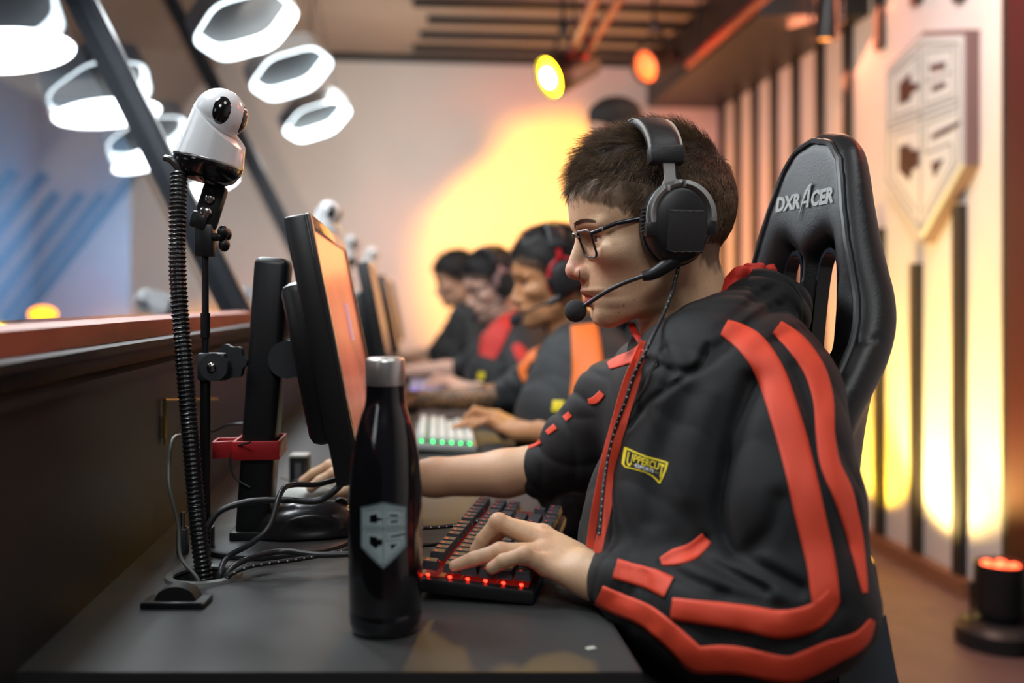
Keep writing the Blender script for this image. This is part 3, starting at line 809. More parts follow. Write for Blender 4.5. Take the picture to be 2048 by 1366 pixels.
def camera_stand(label, foot, top):
    """pole with clamp; foot and top are world points"""
    t = thing('camera_stand', label, 'stand', foot, group='black poles carrying the ball cameras')
    f = Vector(foot); p = Vector(top)
    m = MB(); m.cyl(.0062, f+Vector((0,0,0)), (f.x,f.y,f.z+.225), 16); m.build('lower_pole', M_blk, t, world=True)
    m = MB(); m.cyl(.0042, (f.x,f.y,f.z+.20), (p.x,p.y,p.z-.075), 14); m.cyl(.0058, (f.x,f.y,f.z+.27), (f.x,f.y,f.z+.30), 14); m.build('upper_pole', M_blk, t, world=True)
    c = Vector((f.x,f.y,f.z+.235))
    m = MB(); m.box((.034,.018,.034), c+Vector((.010,-.004,0)), bevel=.004); m.cyl(.017, c+Vector((.014,-.014,0)), c+Vector((.014,.004,0)), 24); m.build('clamp', M_dkgrey, t, world=True)
    m = MB(); kc = c+Vector((.024,.014,.004)); pr = []
    for k in range(48):
        a_ = 2*PI*k/48; r = .021*(1+.09*math.cos(7*a_)); pr.append(kc+Vector((r*math.cos(a_), 0, r*math.sin(a_))))
    m.prism(pr, (0,.012,0)); m.build('clamp_knob', M_dkgrey, t, world=True)
    m = MB(); m.ball(.006, c+Vector((.012,-.0155,0)), 16, (1,.6,1)); m.build('clamp_bolt', M_chrome, t, world=True)
    h = Vector((p.x,p.y,p.z-.075))
    m = MB(); m.box((.022,.020,.040), h+Vector((0,0,.018)), bevel=.003); m.build('socket', M_blk, t, world=True)
    m = MB(); kc = h+Vector((.021,-.002,.022)); m.cyl(.005, kc-Vector((.014,0,0)), kc, 10)
    for k in range(3):
        a_ = 2*PI*k/3+.4; m.ball(.0085, kc+Vector((.003,.0075*math.cos(a_),.0095*math.sin(a_))), 14, (.8,1,1))
    m.ball(.0045, kc+Vector((.0,-.009,0)), 12); m.build('wing_knob', M_blk, t, world=True)
    # slanted ball-joint plates up to the camera
    a1 = h+Vector((0,0,.04)); b1 = Vector((p.x+.012,p.y,p.z+.004))
    dirv = (b1-a1).normalized(); R = Matrix.Rotation(math.atan2(dirv.x, dirv.z), 3, 'Y')
    m = MB(); m.box((.030,.016,(b1-a1).length+.016), (a1+b1)/2, R, bevel=.006); m.box((.022,.026,.022), a1+Vector((-.005,0,.002)), R, bevel=.005); m.build('joint', M_blk, t, world=True)
    m = MB()
    for f_, r_ in ((.30,.0075), (.72,.006)): 
        q_ = a1.lerp(b1, f_); m.ball(r_, q_+Vector((0,-.011,0)), 18, (1,.5,1))
    m.build('joint_bolts', M_chrome, t, world=True)
    return t
CR = Matrix.Rotation(math.radians(14), 3, 'Y')@Matrix.Rotation(math.radians(-14), 3, 'Z')
cbase = P(418,322,1.20)
tracking_camera('white ball camera nearest the lens, on the pole with the ribbed hose', cbase, CR)
camera_stand('black camera pole nearest the lens, rising beside the ribbed hose', (P(403,700,1.20).x,1.215,DZ), (P(403,700,1.20).x,1.215,cbase.z-.038))
proto_names = ['second', 'third', 'farthest']
sx0 = cbase.x+K*1.2
for Y, lb, dx in ((2.50,'white ball camera peeking over the top corner of the orange-screened monitor',.02), (3.85,'third white ball camera from the lens, blurred against the end wall',-.01), (4.75,'farthest white ball camera, blurred right beside the third one',.03)):
    b_ = S(sx0+dx, Y, cbase.z-.005); tracking_camera(lb, b_, CR)
    camera_stand(lb.replace('white ball camera','camera pole').replace('peeking over','hidden behind') if Y < 3 else lb.replace('white ball camera','black pole under the ball camera'), (b_.x-.015,Y+.015,DZ), (b_.x-.015,Y+.015,b_.z-.038))
# ribbed hose
t = thing('ribbed_hose', 'black ribbed flexible hose rising from the cable hole to the ball camera', 'hose', (GX,GY,DZ))
path = spline([(GX+.002,GY,DZ-.06), (GX,GY,DZ), P(397,1060,1.135), P(383,900,1.14), P(368,720,1.15), P(356,560,1.16), P(355,430,1.165), P(358,345,1.175)], 60)
rad = []
acc = 0
pts2 = [path[0]]; 
for i in range(1, len(path)): acc += (path[i]-path[i-1]).length
N = int(acc/.00105); res = []; tot = acc; 
cum = [0]
for i in range(1, len(path)): cum.append(cum[-1]+(path[i]-path[i-1]).length)
for k in range(N):
    d_ = tot*k/(N-1); i = min(np.searchsorted(cum, d_, side='right')-1, len(path)-2); f_ = (d_-cum[i])/max(cum[i+1]-cum[i], 1e-9); res.append(path[i].lerp(path[i+1], f_))
rad = [.0088+.0017*max(0, math.sin(2*PI*k*.00105/.0052))**.8 for k in range(N)]
m = MB(); m.tube(res, .01, 20, radii=rad); m.build('hose', mat('black_hose', (26,27,28), .3, spec=.6), t, world=True, angle=80)
tp = P(358,345,1.175)
m = MB(); m.tube(spline([tp, tp+Vector((.002,0,.012)), tp+Vector((.02,-.004,.024)), tp+Vector((.036,-.008,.020))], 8), .004, 8); m.tube(spline([tp+Vector((.0,0,.004)), tp+Vector((-.008,-.003,.014)), tp+Vector((-.016,-.002,.017))], 8), .0042, 8); m.build('cable_tail', mat('wrapped_tape', (60,58,56), .3), t, world=True)

# ------------------------------------------------------------ small things on the desk
t = thing('adapter_box', 'small dark box with a pale top standing behind the stand of the nearest monitor', 'box', (P(600,903,1.62).x,1.62,DZ))
m = MB(); m.box((.030,.03,.062), (0,0,.031), bevel=.003); m.build('body', M_blk, t)
m = MB(); m.box((.030,.03,.004), (0,0,.064), bevel=.001); m.build('pale_top', mat('pale_plastic', (170,172,166), .4), t)
m = MB(); m.box((.010,.001,.044), (0,-.0155,.031)); m.build('printed_mark', mat('faded_mark', (84,86,88), .5), t)
t = thing('angle_bracket', 'thin brass-coloured angle bracket screwed to the low wall by the pole', 'bracket', P(325,830,1.05))
bq = S(-.337,1.14,0).x
def PW(px, py):  # point on the low wall's face
    k_ = (px-1024)/FPX; Y = -.337/(k_+K); return Vector((k_*Y, Y, CZ-(py-600)/FPX*Y))
a1, a2, a3 = PW(325,800), PW(420,798), PW(326,890)
m = MB(); m.tube([a2+Vector((.012,0,0)), a1+Vector((.003,0,0)), a3+Vector((.003,0,0))], .0022, 6); m.box((.004,.008,.03), a3.lerp(a1,.4)+Vector((.002,0,0))); m.build('bracket', mat('brass', (150,128,70), .35, metal=.8), t, world=True)
t = thing('paint_chip', 'tiny white speck lying on the near end of the desk', 'scrap', (P(1182,1297,.90).x,.902,DZ))
m = MB(); m.box((.0088,.0055,.001), (0,0,.0006), rot('Z', 25), bevel=.0004); m.build('chip', mat('offwhite_chip', (200,205,190), .6), t)
t = thing('cable_clamp', 'silver and black clamp holding the camera pole to the desk edge by the low wall', 'clamp', (P(385,1075,1.24).x,1.24,DZ))
m = MB(); m.box((.012,.016,.032), (-.012,0,.016), bevel=.002); m.box((.012,.016,.034), (.020,0,.017), bevel=.002); m.build('jaw', M_dkgrey, t)
m = MB(); m.cyl(.003, (-.012,0,.03), (-.012,0,.052), 10); m.cyl(.003, (.014,0,.03), (.014,0,.055), 10); m.cyl(.0055, (-.012,0,.030), (-.012,0,.034), 12); m.build('screw', M_chrome, t)

# ------------------------------------------------------------ cables
M_cable = mat('grey_black_cable', (44,45,46), .35)
def cable(label, pts, r, mt=None, n=12, cat='cable', name='cable', dots=None, group=None):
    pts = [Vector(p) for p in pts]
    pth = spline(pts, n)
    t = thing(name, label, cat, pts[0], group=group)
    m = MB(); m.tube(pth, r, 10); m.build('sheath', mt or M_cable, t, world=True)
    if dots:
        m = MB(); L_ = 0
        for i in range(1, len(pth)):
            L_ += (pth[i]-pth[i-1]).length
            if L_ > dots:
                L_ = 0; dd = (pth[i]-pth[i-1]).normalized(); view = (Vector((0,0,CZ))-pth[i]).normalized()
                m.tube([pth[i]-dd*.0008+view*r*.55, pth[i]+dd*.0008+view*r*.55], r*.55, 6)
        m.build('pattern_flecks', mat('pale_thread', (176,178,176), .6), t, world=True)
    return t
gz = Vector((GX,GY,DZ))
cable('thick black cable arching from behind the hose over the monitor base to the mouse', [P(412,1060,1.20), P(440,1022,1.21), P(500,1003,1.22), P(575,1000,1.22), P(640,1000,1.22), P(688,960,1.24), P(692,920,1.35)], .0042)
cable('black cable looping from the hole up across the foot of the monitor stand', [gz+Vector((.018,-.006,-.03)), P(440,1150,1.12), P(455,1115,1.14), P(505,1085,1.14), P(540,1050,1.15), P(562,985,1.18), P(585,970,1.22), P(640,968,1.26), P(705,948,1.30)], .0034)
cable('black cable lying on the desk along the front of the round base', [gz+Vector((.026,0,-.03)), P(452,1152,1.12), P(490,1120,1.14), P(560,1103,1.17), P(640,1110,1.16), P(760,1104,1.165)], .0036)
cable('patterned cable with white flecks running on the desk behind the bottle', [gz+Vector((.022,.004,-.03)), P(450,1160,1.115), P(500,1133,1.125), P(600,1118,1.15), P(690,1100,1.18), P(800,1062,1.235), P(900,1052,1.26), P(965,1040,1.27)], .0026, M_rub, dots=.0085)
cable('thin grey cable hanging down along the low wall into the hole', [gz+Vector((-.008,-.012,-.04)), P(398,1165,1.12), P(362,1115,1.13), P(357,1050,1.14), P(340,980,1.14), P(338,930,1.15), P(345,880,1.16), P(360,870,1.2)], .0022, mat('grey_cable', (90,92,86), .45))
cable('thin black cable looping behind the red clip on the stand', [P(500,885,1.25), P(470,895,1.27), P(460,920,1.27), P(470,955,1.27), P(500,975,1.27)], .0014)
cable('thin cable running along the low wall behind the pole', [P(510,845,1.45), P(455,850,1.45), P(420,860,1.5), P(415,800,1.6)], .0016)
cable('plain black keyboard cable coming out behind the bottle', [P(720,1093,1.19), P(800,1092,1.19), P(850,1090,1.19), P(880,1087,1.20)], .0026, M_rub)
# ------------------------------------------------------------ heads
ZT = np.array([-.135,-.127,-.1185,-.1085,-.1007,-.0945,-.0905,-.0865,-.083,-.079,-.0745,-.069,-.055,-.04,-.025,-.014,-.004,.005,.018,.032,.05,.07,.09])
XF = np.array([ .026, .046, .0580, .0625, .0632, .0705,.0738,.0750,.0800,.0838,.0815,.0810,.0800,.0795,.0800,.0840,.0920,.0945,.0950,.0960,.0925,.085,.07])
WF = np.array([ .020, .036, .046, .052, .0555, .057,.058, .059, .060, .0610,.0620, .0630,.0655,.0680,.0690,.0690,.0690,.0700,.0710,.0720,.0720,.071,.065])
def head_field(p, ears=True):
    x, y, z = p[:,0], p[:,1], p[:,2]
    ay = np.abs(y); q = np.stack([x, ay, z], 1)
    # skull
    d = sd_ell(p, (-.004,0,.028), (.0965,.0745,.083))
    # face column
    xf = np.interp(z, ZT, XF); wf = np.interp(z, ZT, WF)
    a = np.maximum(xf+.012, .02); dx = (x+.012)/a; dy = y/wf
    r = (np.abs(dx)**2.25+np.abs(dy)**2.25)**(1/2.25)
    g = (r-1)*np.minimum(a, wf)
    g = smax(g, -(x+.03), .02)
    g = smax(g, -(z+.1225-(.062-x)*.40*(x < .062)), .014)
    g = smax(g, z-.06, .04)
    d = smin(d, g, .018)
    # jaw angle and cheekbone
    d = smin(d, sd_cap(q, (.052,.018,-.105), (-.002,.050,-.072), .0135, .014), .022)
    d = smin(d, sd_ell(q, (.050,.046,-.036), (.022,.017,.012)), .022)
    d = smax(d, -sd_ell(q, (.050,.070,-.078), (.024,.016,.016)), .022)
    # eye sockets, brows
    d = smax(d, -sd_ell(q, (.0870,.0345,-.0195), (.0195,.0225,.0125)), .010)
    d = smin(d, sd_cap(q, (.083,.014,-.002), (.068,.050,-.002), .0062, .005), .010)
    # eyeballs and lids
    e = sd_ell(q, (.0605,.031,-.0185), (.0132,.0135,.0132))
    zz_ = z+.0190; slit = np.abs(zz_)-(np.where(zz_ > 0, .0031, .0036)-4.6*np.abs(ay-.031)**2)
    lid = smax(e, -smax(slit, -(x-.0630), .001), .0010)
    d = smin(d, lid, .004)
    # nose
    n = sd_cap(p, (.0800,0,-.010), (.0925,0,-.0525), .0066, .0098)
    n = smin(n, sd_ell(q, (.0905,.0045,-.0565), (.0105,.0085,.0082)), .007)
    n = smin(n, sd_cap(p, (.093,0,-.0600), (.081,0,-.0665), .0045, .004), .005)
    d = smin(d, n, .009)
    d = smin(d, sd_ell(q, (.0822,.0132,-.0585), (.0118,.0074,.0086)), .0032)
    d = smax(d, -sd_ell(q, (.0855,.0072,-.0665), (.0065,.0034,.0050)), .003)
    # crease beside the nose
    # lips
    d = smin(d, sd_cap(q, (.0795,.000,-.0800), (.0660,.0235,-.0856), .0052, .0024), .0035)
    d = smin(d, sd_cap(q, (.0745,.000,-.0925), (.0650,.0215,-.0885), .0066, .0024), .0035)
    d = smax(d, -sd_cap(q, (.0870,.000,-.0862), (.0660,.022,-.0868), .0017, .0010), .0022)
    d = smax(d, -sd_cap(p, (.0875,0,-.068), (.0875,0,-.0765), .0015, .0015), .004)
    # chin
    d = smin(d, sd_ell(p, (.0525,0,-.1085), (.0120,.0165,.0110)), .014)
    if ears:
        er = sd_ell(q, (-.008,.0745,-.022), (.018,.0065,.031)); er = smax(er, -sd_ell(q, (-.004,.0815,-.020), (.010,.005,.019)), .004)
        d = smin(d, er, .006)
    return d
def head_cols(L, base, lip, stub=None, hair=None):
    """colours that belong to the skin itself: lips, nose flush, shaved hair shade"""
    L = L.copy(); q = np.stack([L[:,0], np.abs(L[:,1]), L[:,2]], 1)
    c = np.tile(np.array(base), (len(L), 1)).astype(float)
    dl = np.minimum(sd_cap(q, (.0800,0,-.0805), (.0665,.022,-.0855), .0056, .0028), sd_cap(q, (.0755,0,-.0925), (.0660,.0205,-.0880), .0066, .0028))
    w = np.clip(1-dl/.0014, 0, 1)[:,None]; c = c*(1-w)+np.array(lip)*w
    w = np.clip(1-sd_ell(q, (.090,.003,-.056), (.012,.016,.010))/.008, 0, 1)[:,None]*.35; c = c*(1-w)+np.array(lip)*1.25*w
    w = np.clip(1-sd_ell(q, (.06,.04,-.05), (.02,.012,.014))/.012, 0, 1)[:,None]*.16; c = c*(1-w)+np.array(lip)*1.2*w
    if stub is not None:
        w = (np.clip(1-sd_ell(q, (.052,.02,-.108), (.035,.04,.026))/.012, 0, 1)*np.clip((-L[:,2]-.066)/.01, 0, 1))[:,None]*stub; c = c*(1-w)+np.array([.05,.04,.03])*w
    if hair is not None:
        X_ = L; fr = np.interp(X_[:,2], [-.07,-.045,-.02,0,.010,.018,.027,.045,.11], [-.045,-.028,.018,.034,.050,.074,.100,.115,.14])
        lw = np.interp(X_[:,0], [-.11,-.06,-.02,.02,.05], [-.062,-.060,-.028,-.032,-.01])
        nz = .006*np.sin(L[:,0]*310+np.sin(L[:,1]*240)*2)*np.sin(L[:,1]*280+L[:,2]*190)
        w = (np.clip((fr-X_[:,0]+nz)/.012, 0, 1)*np.clip((X_[:,2]-lw+nz)/.012, 0, 1))[:,None]*.8; c = c*(1-w)+np.array(hair)*w
    return c
def hm(origin, yaw=TH, pitch=0, roll=0):
    """head matrix: local +x looks along the player's gaze, +y is the player's left"""
    return Matrix.Translation(origin) @ (Matrix.Rotation(PI+yaw, 3, 'Z') @ Matrix.Rotation(math.radians(pitch), 3, 'Y') @ Matrix.Rotation(math.radians(roll), 3, 'X')).to_4x4()
def to_local(M, X):
    inv = np.array(M.inverted(), dtype=np.float32); return X@inv[:3,:3].T+inv[:3,3]

def skin_mat(name, col, var=.05):
    m = mat(name, col, .46, var=var, vscale=260, bump=.22, bscale=700, sss=.12, attr='Col', spec=.4); return m
def C3(c): return np.array(rgb(c)[:3])

# ------------------------------------------------------------ hair
def scalp(dirv):
    """point and normal of the skull in a direction from its middle"""
    c = np.array([-.004,0,.028]); r = np.array([.0965,.0745,.083])
    t = 1/np.sqrt(((dirv/r)**2).sum(1)); X = c+dirv*t[:,None]
    n = (X-c)/(r*r); n /= np.linalg.norm(n, axis=1)[:,None]; return X, n
def hair_mask(X, style):
    x, y, z = X[:,0], np.abs(X[:,1]), X[:,2]
    # hairline: front limit as a function of height
    front = np.interp(z, [-.07,-.045,-.02,0,.010,.018,.027,.045,.11], [-.045,-.028,.018,.034,.050,.074,.100,.115,.14])
    if style == 'fringe': front = front+.004
    low = np.interp(x, [-.11,-.06,-.02,.02,.05], [-.062,-.060,-.028,-.032,-.01])
    return (x < front)&(z > low)
def hair_cap(name, M, parent, mt, thick=.012, h=.003, style='short', lift=None):
    def f(p):
        L = to_local(M, p)
        x, y, z = L[:,0], L[:,1], L[:,2]; ay = np.abs(y)
        top = np.clip((z-.03)/.06, 0, 1); side = np.clip(ay/.07, 0, 1)
        th_ = thick*(.45+.75*top)
        s_ = sd_ell(L, (-.004,0,.028), (.0965,.0745,.083))-th_
        front = np.interp(z, [-.07,-.045,-.02,0,.012,.022,.032,.05,.11], [-.052,-.036,.004,.022,.038,.060,.088,.112,.14])
        low = np.interp(x, [-.11,-.06,-.02,.02,.05], [-.062,-.060,-.028,-.034,-.01])
        s_ = s_+.006*np.clip(1-(front-x)/.030, 0, 1.2)+.006*np.clip(1-(z-low)/.03, 0, 1.2)
        s_ = smax(s_, (x-front)*.8, .006); s_ = smax(s_, (low-z)*.8, .006)
        return smax(s_, -sd_ell(L, (-.004,0,.028), (.0945,.0725,.081)), .002)
    c = M.translation
    V, Fc = mesh_field(f, c-Vector((.14,.14,.12)), c+Vector((.14,.14,.16)), h)
    return from_arrays(name, V, Fc, mt, parent, world=True)
def strands(name, M, parent, mt, N, lens, r0, seed=3, style='short', nseg=4):
    g = np.random.default_rng(seed)
    d = g.normal(size=(N*3, 3)); d /= np.linalg.norm(d, axis=1)[:,None]
    X, n = scalp(d); k = hair_mask(X, style); X, n = X[k][:N], n[k][:N]; N = len(X)
    x, y, z = X[:,0], X[:,1], X[:,2]
    top = np.clip((z-.062)/.030, 0, 1); frontz = np.clip((x-.02)/.06, 0, 1)*np.clip((z-.03)/.03, 0, 1)
    L = lens[0]+(lens[1]-lens[0])*np.maximum(top, frontz)+(lens[2]-lens[1])*frontz*top
    L *= g.uniform(.65, 1.15, N)
    # locks share a direction
    cell = np.floor(X*np.array([95,95,95])).astype(int); hsh = (cell[:,0]*73856093 ^ cell[:,1]*19349663 ^ cell[:,2]*83492791) % 1000
    jit = np.stack([np.sin(hsh*1.7), np.cos(hsh*2.3), np.sin(hsh*.9+1)], 1)
    down = np.tile([.12,0,-1.0], (N,1)); fwd = np.tile([1.0,.0,.12], (N,1))
    up_ = np.tile([.25,0,1.0], (N,1))
    w = np.maximum(top, frontz)[:,None]
    front_t = (np.clip((x-.0)/.05, 0, 1)*(1-np.clip((z-.06)/.03, 0, 1)))[:,None]
    comb = down*(1-w)+fwd*w+np.array([.55,0,.15])*front_t + jit*.42 + g.normal(size=(N,3))*.14
    comb -= n*(comb*n).sum(1)[:,None]; comb /= np.linalg.norm(comb, axis=1)[:,None]+1e-9
    rise = (.35+.55*w)
    dirv = comb*1.0+n*rise; dirv /= np.linalg.norm(dirv, axis=1)[:,None]
    P0 = X-n*.001; pts = [P0]; cur = dirv.copy()
    for s_ in range(nseg):
        pts.append(pts[-1]+cur*(L/nseg)[:,None])
        cur = cur+comb*.22*(1-w*.3)-n*(.18-.10*w)+jit*.05; cur /= np.linalg.norm(cur, axis=1)[:,None]
        # stay outside the skull
        q = (pts[-1]-np.array([-.004,0,.028]))/np.array([.0985,.0765,.085]); rr = np.linalg.norm(q, axis=1)
        m_ = rr < 1.02; pts[-1][m_] = np.array([-.004,0,.028])+q[m_]/rr[m_][:,None]*1.02*np.array([.0985,.0765,.085])
    pts = np.stack(pts, 1)                      # N, nseg+1, 3
    A = np.array(M); 
    V, F_ = [], []
    sd = np.cross(dirv, n); sd /= np.linalg.norm(sd, axis=1)[:,None]+1e-9; s2 = np.cross(dirv, sd)
    R = np.linspace(1, .22, nseg+1)*r0
    ring = []
    for k_ in range(3):
        a_ = 2*PI*k_/3; ring.append(sd*math.cos(a_)+s2*math.sin(a_))
    ring = np.stack(ring, 1)                    # N,3,3
    V = pts[:,:,None,:]+ring[:,None,:,:]*R[None,:,None,None]
    V = V.reshape(-1, 3); V = V@A[:3,:3].T+A[:3,3]
    base = np.arange(N)[:,None,None]*(nseg+1)*3+np.arange(nseg)[None,:,None]*3
    k_ = np.arange(3)[None,None,:]; k2 = (k_+1) % 3
    F_ = np.stack([base+k_, base+k2, base+3+k2, base+3+k_], -1).reshape(-1, 4)
    shade = np.repeat(g.uniform(.55, 1.5, N), (nseg+1)*3)[:,None]*np.array([1,1,1])
    return V, F_, shade
def hair_material(name, col):
    return mat(name, col, .42, attr='Col', spec=.45)

# ------------------------------------------------------------ headset
M_cush = mat('black_leatherette', (24,23,25), .5, bump=.2, bscale=400)
M_shell = mat('headset_shell', (30,30,33), .42)
M_yoke = mat('satin_silver', (186,187,185), .4, metal=.15)
M_patch = mat('black_cloth_cover', (34,31,33), .8, bump=.4, bscale=900)
M_thread = mat('pale_stitches', (150,144,136), .7)
def headset(label, M, ringmat, covered=True, mic=True, band=M_cush, detail=True):
    t = bpy.data.objects.new('headset', None); COL.objects.link(t); t.matrix_world = M
    t.location = M.to_translation(); t.rotation_euler = M.to_euler(); tag(t, label, 'headset', 'headsets worn by the players')
    cz, cx = -.005, -.009
    for s in (1, -1):
        Rs = Matrix.Rotation(-s*PI/2, 3, 'X')       # lathe axis z -> +/- y
        sc = Matrix.Diagonal((.90,1.12,1))
        def lat(prof, y, mt, nm):
            m = MB(); m.lathe([(r, zz) for r, zz in prof], (0,0,0), None, 56, cap=False)
            for v in m.bm.verts: v.co = Vector((v.co.x*.0385/.04, v.co.y*1.19, v.co.z))
            R_ = Matrix.Rotation(math.radians(-8)*1, 3, 'Y')
            for v in m.bm.verts:
                q = Vector((v.co.x, s*(y+v.co.z), v.co.y)); q = R_@q; v.co = q+Vector((cx,0,cz))
            return m.build(nm, mt, t, angle=60)
        lat([(.020,-.002),(.034,-.004),(.040,.002),(.0415,.010),(.039,.018),(.034,.019)], .068, M_cush, 'ear_cushion')
        lat([(.030,.0),(.0385,.0),(.0395,.004),(.0385,.016),(.035,.024),(.028,.0275),(.012,.029),(.001,.0292)], .085, M_shell, 'ear_cup')
        lat([(.0395,.001),(.0412,.0015),(.0412,.004),(.0395,.0045)], .085, ringmat, 'cup_ring')
        # yoke
        m = MB(); n = 40; yo = s*.108
        ro, ri = .0392, .0280; cy = Vector((cx+.000, yo, cz+.006))
        def ap(a_, r): return cy+Vector((-r*math.cos(a_)*1.0, 0, r*math.sin(a_)*1.04))
        a0, a1 = math.radians(-14), math.radians(196)
        poly = [ap(a0+(a1-a0)*k/n, ro) for k in range(n+1)]
        inner = [ap(a1-(a1-a0)*k/n, ri+.0035*(1-abs(2*k/n-1))) for k in range(n+1)]
        B = poly+inner
        # strip of quads keeps the shape clean
        for k in range(n):
            m.prism([poly[k], poly[k+1], inner[n-k-1], inner[n-k]], (0,s*.0035,0))
        bmesh.ops.remove_doubles(m.bm, verts=m.bm.verts[:], dist=1e-5)
        st = [cy+Vector((.0035,0,.037)), cy+Vector((.0165,0,.036)), cy+Vector((.0190,-s*.004,.068)), cy+Vector((.0065,-s*.004,.068))]
        st = [cy+Vector((v,0,w)) for v, w in ((-.002,.035),(.022,.034),(.0190,.042),(.0215,.062),(.0085,.062),(.0070,.042))]
        m.prism(st, (0,s*.0035,0)); m.build('yoke', M_yoke if ringmat is M_shell else ringmat, t, angle=30)
        for e in (ap(a0+.06, .034), ap(a1-.04, .034)):
            m = MB(); m.box((.014,.016,.018), e+Vector((0,-s*.004,-.005)), bevel=.003); m.build('yoke_pivot', M_shell, t)
        m = MB(); m.box((.040,.020,.021), Vector((cx+.016, s*.1045, cz+.074)), rot('X', s*8), bevel=.004); m.build('band_end', M_cush, t)
        if s == 1 and detail:
            m = MB()
            for k in range(7): m.box((.006,.012,.0022), Vector((cx+.0395+.0035*math.sin(k/6*PI)*0, .098, cz-.010+k*.0042)), bevel=.0008)
            m.build('side_ribs', M_shell, t)
        if s == 1 and covered:
            m = MB(); m.box((.041,.004,.046), Vector((cx-.004, .1145, cz-.010)), rot('Y', -3), bevel=.0015); m.build('cloth_cover', M_patch, t)
            m = MB()
            for k in range(22):
                for zz in (.0120, -.0325): m.box((.0011,.0006,.0005), Vector((cx-.022+k*.00172, .1168, cz+zz+.0004*math.sin(k*1.3))))
            o = m.build('stitching', M_thread, t); 
    # headband
    pth = spline([(cx+.016,.104,cz+.072), (cx+.017,.096,cz+.090), (cx+.0185,.074,cz+.108), (cx+.019,.038,cz+.1205), (cx+.019,0,cz+.1235),
                  (cx+.019,-.038,cz+.1205), (cx+.0185,-.074,cz+.108), (cx+.017,-.096,cz+.090), (cx+.016,-.104,cz+.072)], 6)
    m = MB(); rings = []; ct = []
    for i, p_ in enumerate(pth):
        tg = (pth[min(i+1,len(pth)-1)]-pth[max(i-1,0)]).normalized(); nx = Vector((1,0,0)); nx = (nx-tg*nx.dot(tg)).normalized(); ny = tg.cross(nx)
        pr = []
        for k in range(20):
            a_ = 2*PI*k/20; c, s_ = math.cos(a_), math.sin(a_); c = math.copysign(abs(c)**.45, c); s_ = math.copysign(abs(s_)**.6, s_)
            pr.append(p_+nx*.0185*c+ny*.0075*s_)
        rings.append([m.bm.verts.new(v) for v in pr]); ct.append((p_, nx, ny))
    for i in range(len(rings)-1):
        for k in range(20): m.bm.faces.new((rings[i][k], rings[i][(k+1)%20], rings[i+1][(k+1)%20], rings[i+1][k]))
    m.build('headband', band, t)
    if detail:
        m = MB(); L_ = 0
        fine = spline([c[0] for c in ct[2:-2]], 7); 
        for side in (-1, 1):
            for i in range(0, len(fine)-1, 2):
                p_ = fine[i]; tg = (fine[i+1]-p_).normalized(); nx = Vector((1,0,0)); nx = (nx-tg*nx.dot(tg)).normalized(); ny = tg.cross(nx)
                if ny.dot(p_-Vector((cx,0,cz+.03))) < 0: ny = -ny
                m.box((.0032,.0018,.0011), p_+nx*side*.0176+ny*.0048, Matrix((nx, tg, ny)).transposed())
        m.build('band_stitching', mat('silver_thread', (176,172,164), .5), t)
    if mic:
        a_ = Vector((cx+.018,.098,cz-.050)); tip = Vector((.0905,.030,-.1010))
        m = MB(); m.tube(spline([(cx+.004,.100,cz-.040), a_, a_+Vector((.012,-.003,-.007)), a_+Vector((.022,-.005,-.009))], 6), .0062, 14, radii=[.009-.0035*k/18 for k in range(19)]); m.build('mic_joint', M_shell, t)
        a2 = a_+Vector((.020,-.005,-.0085))
        m = MB(); m.tube([a2.lerp(tip, k/20)+Vector((0,.006,.0048))*math.sin(PI*k/20) for k in range(21)], .0025, 12); m.tube([a2.lerp(tip,.93)+Vector((0,.001,-.001)), tip], .0034, 12); m.build('mic_boom', mat('boom_sleeve', (46,47,52), .45), t)
        m = MB(); m.ball(.0132, tip+Vector((.005,-.001,-.002)), 24); m.build('mic_foam', mat('grey_foam', (50,50,54), .9, bump=.8, bscale=1400), t)
    return t

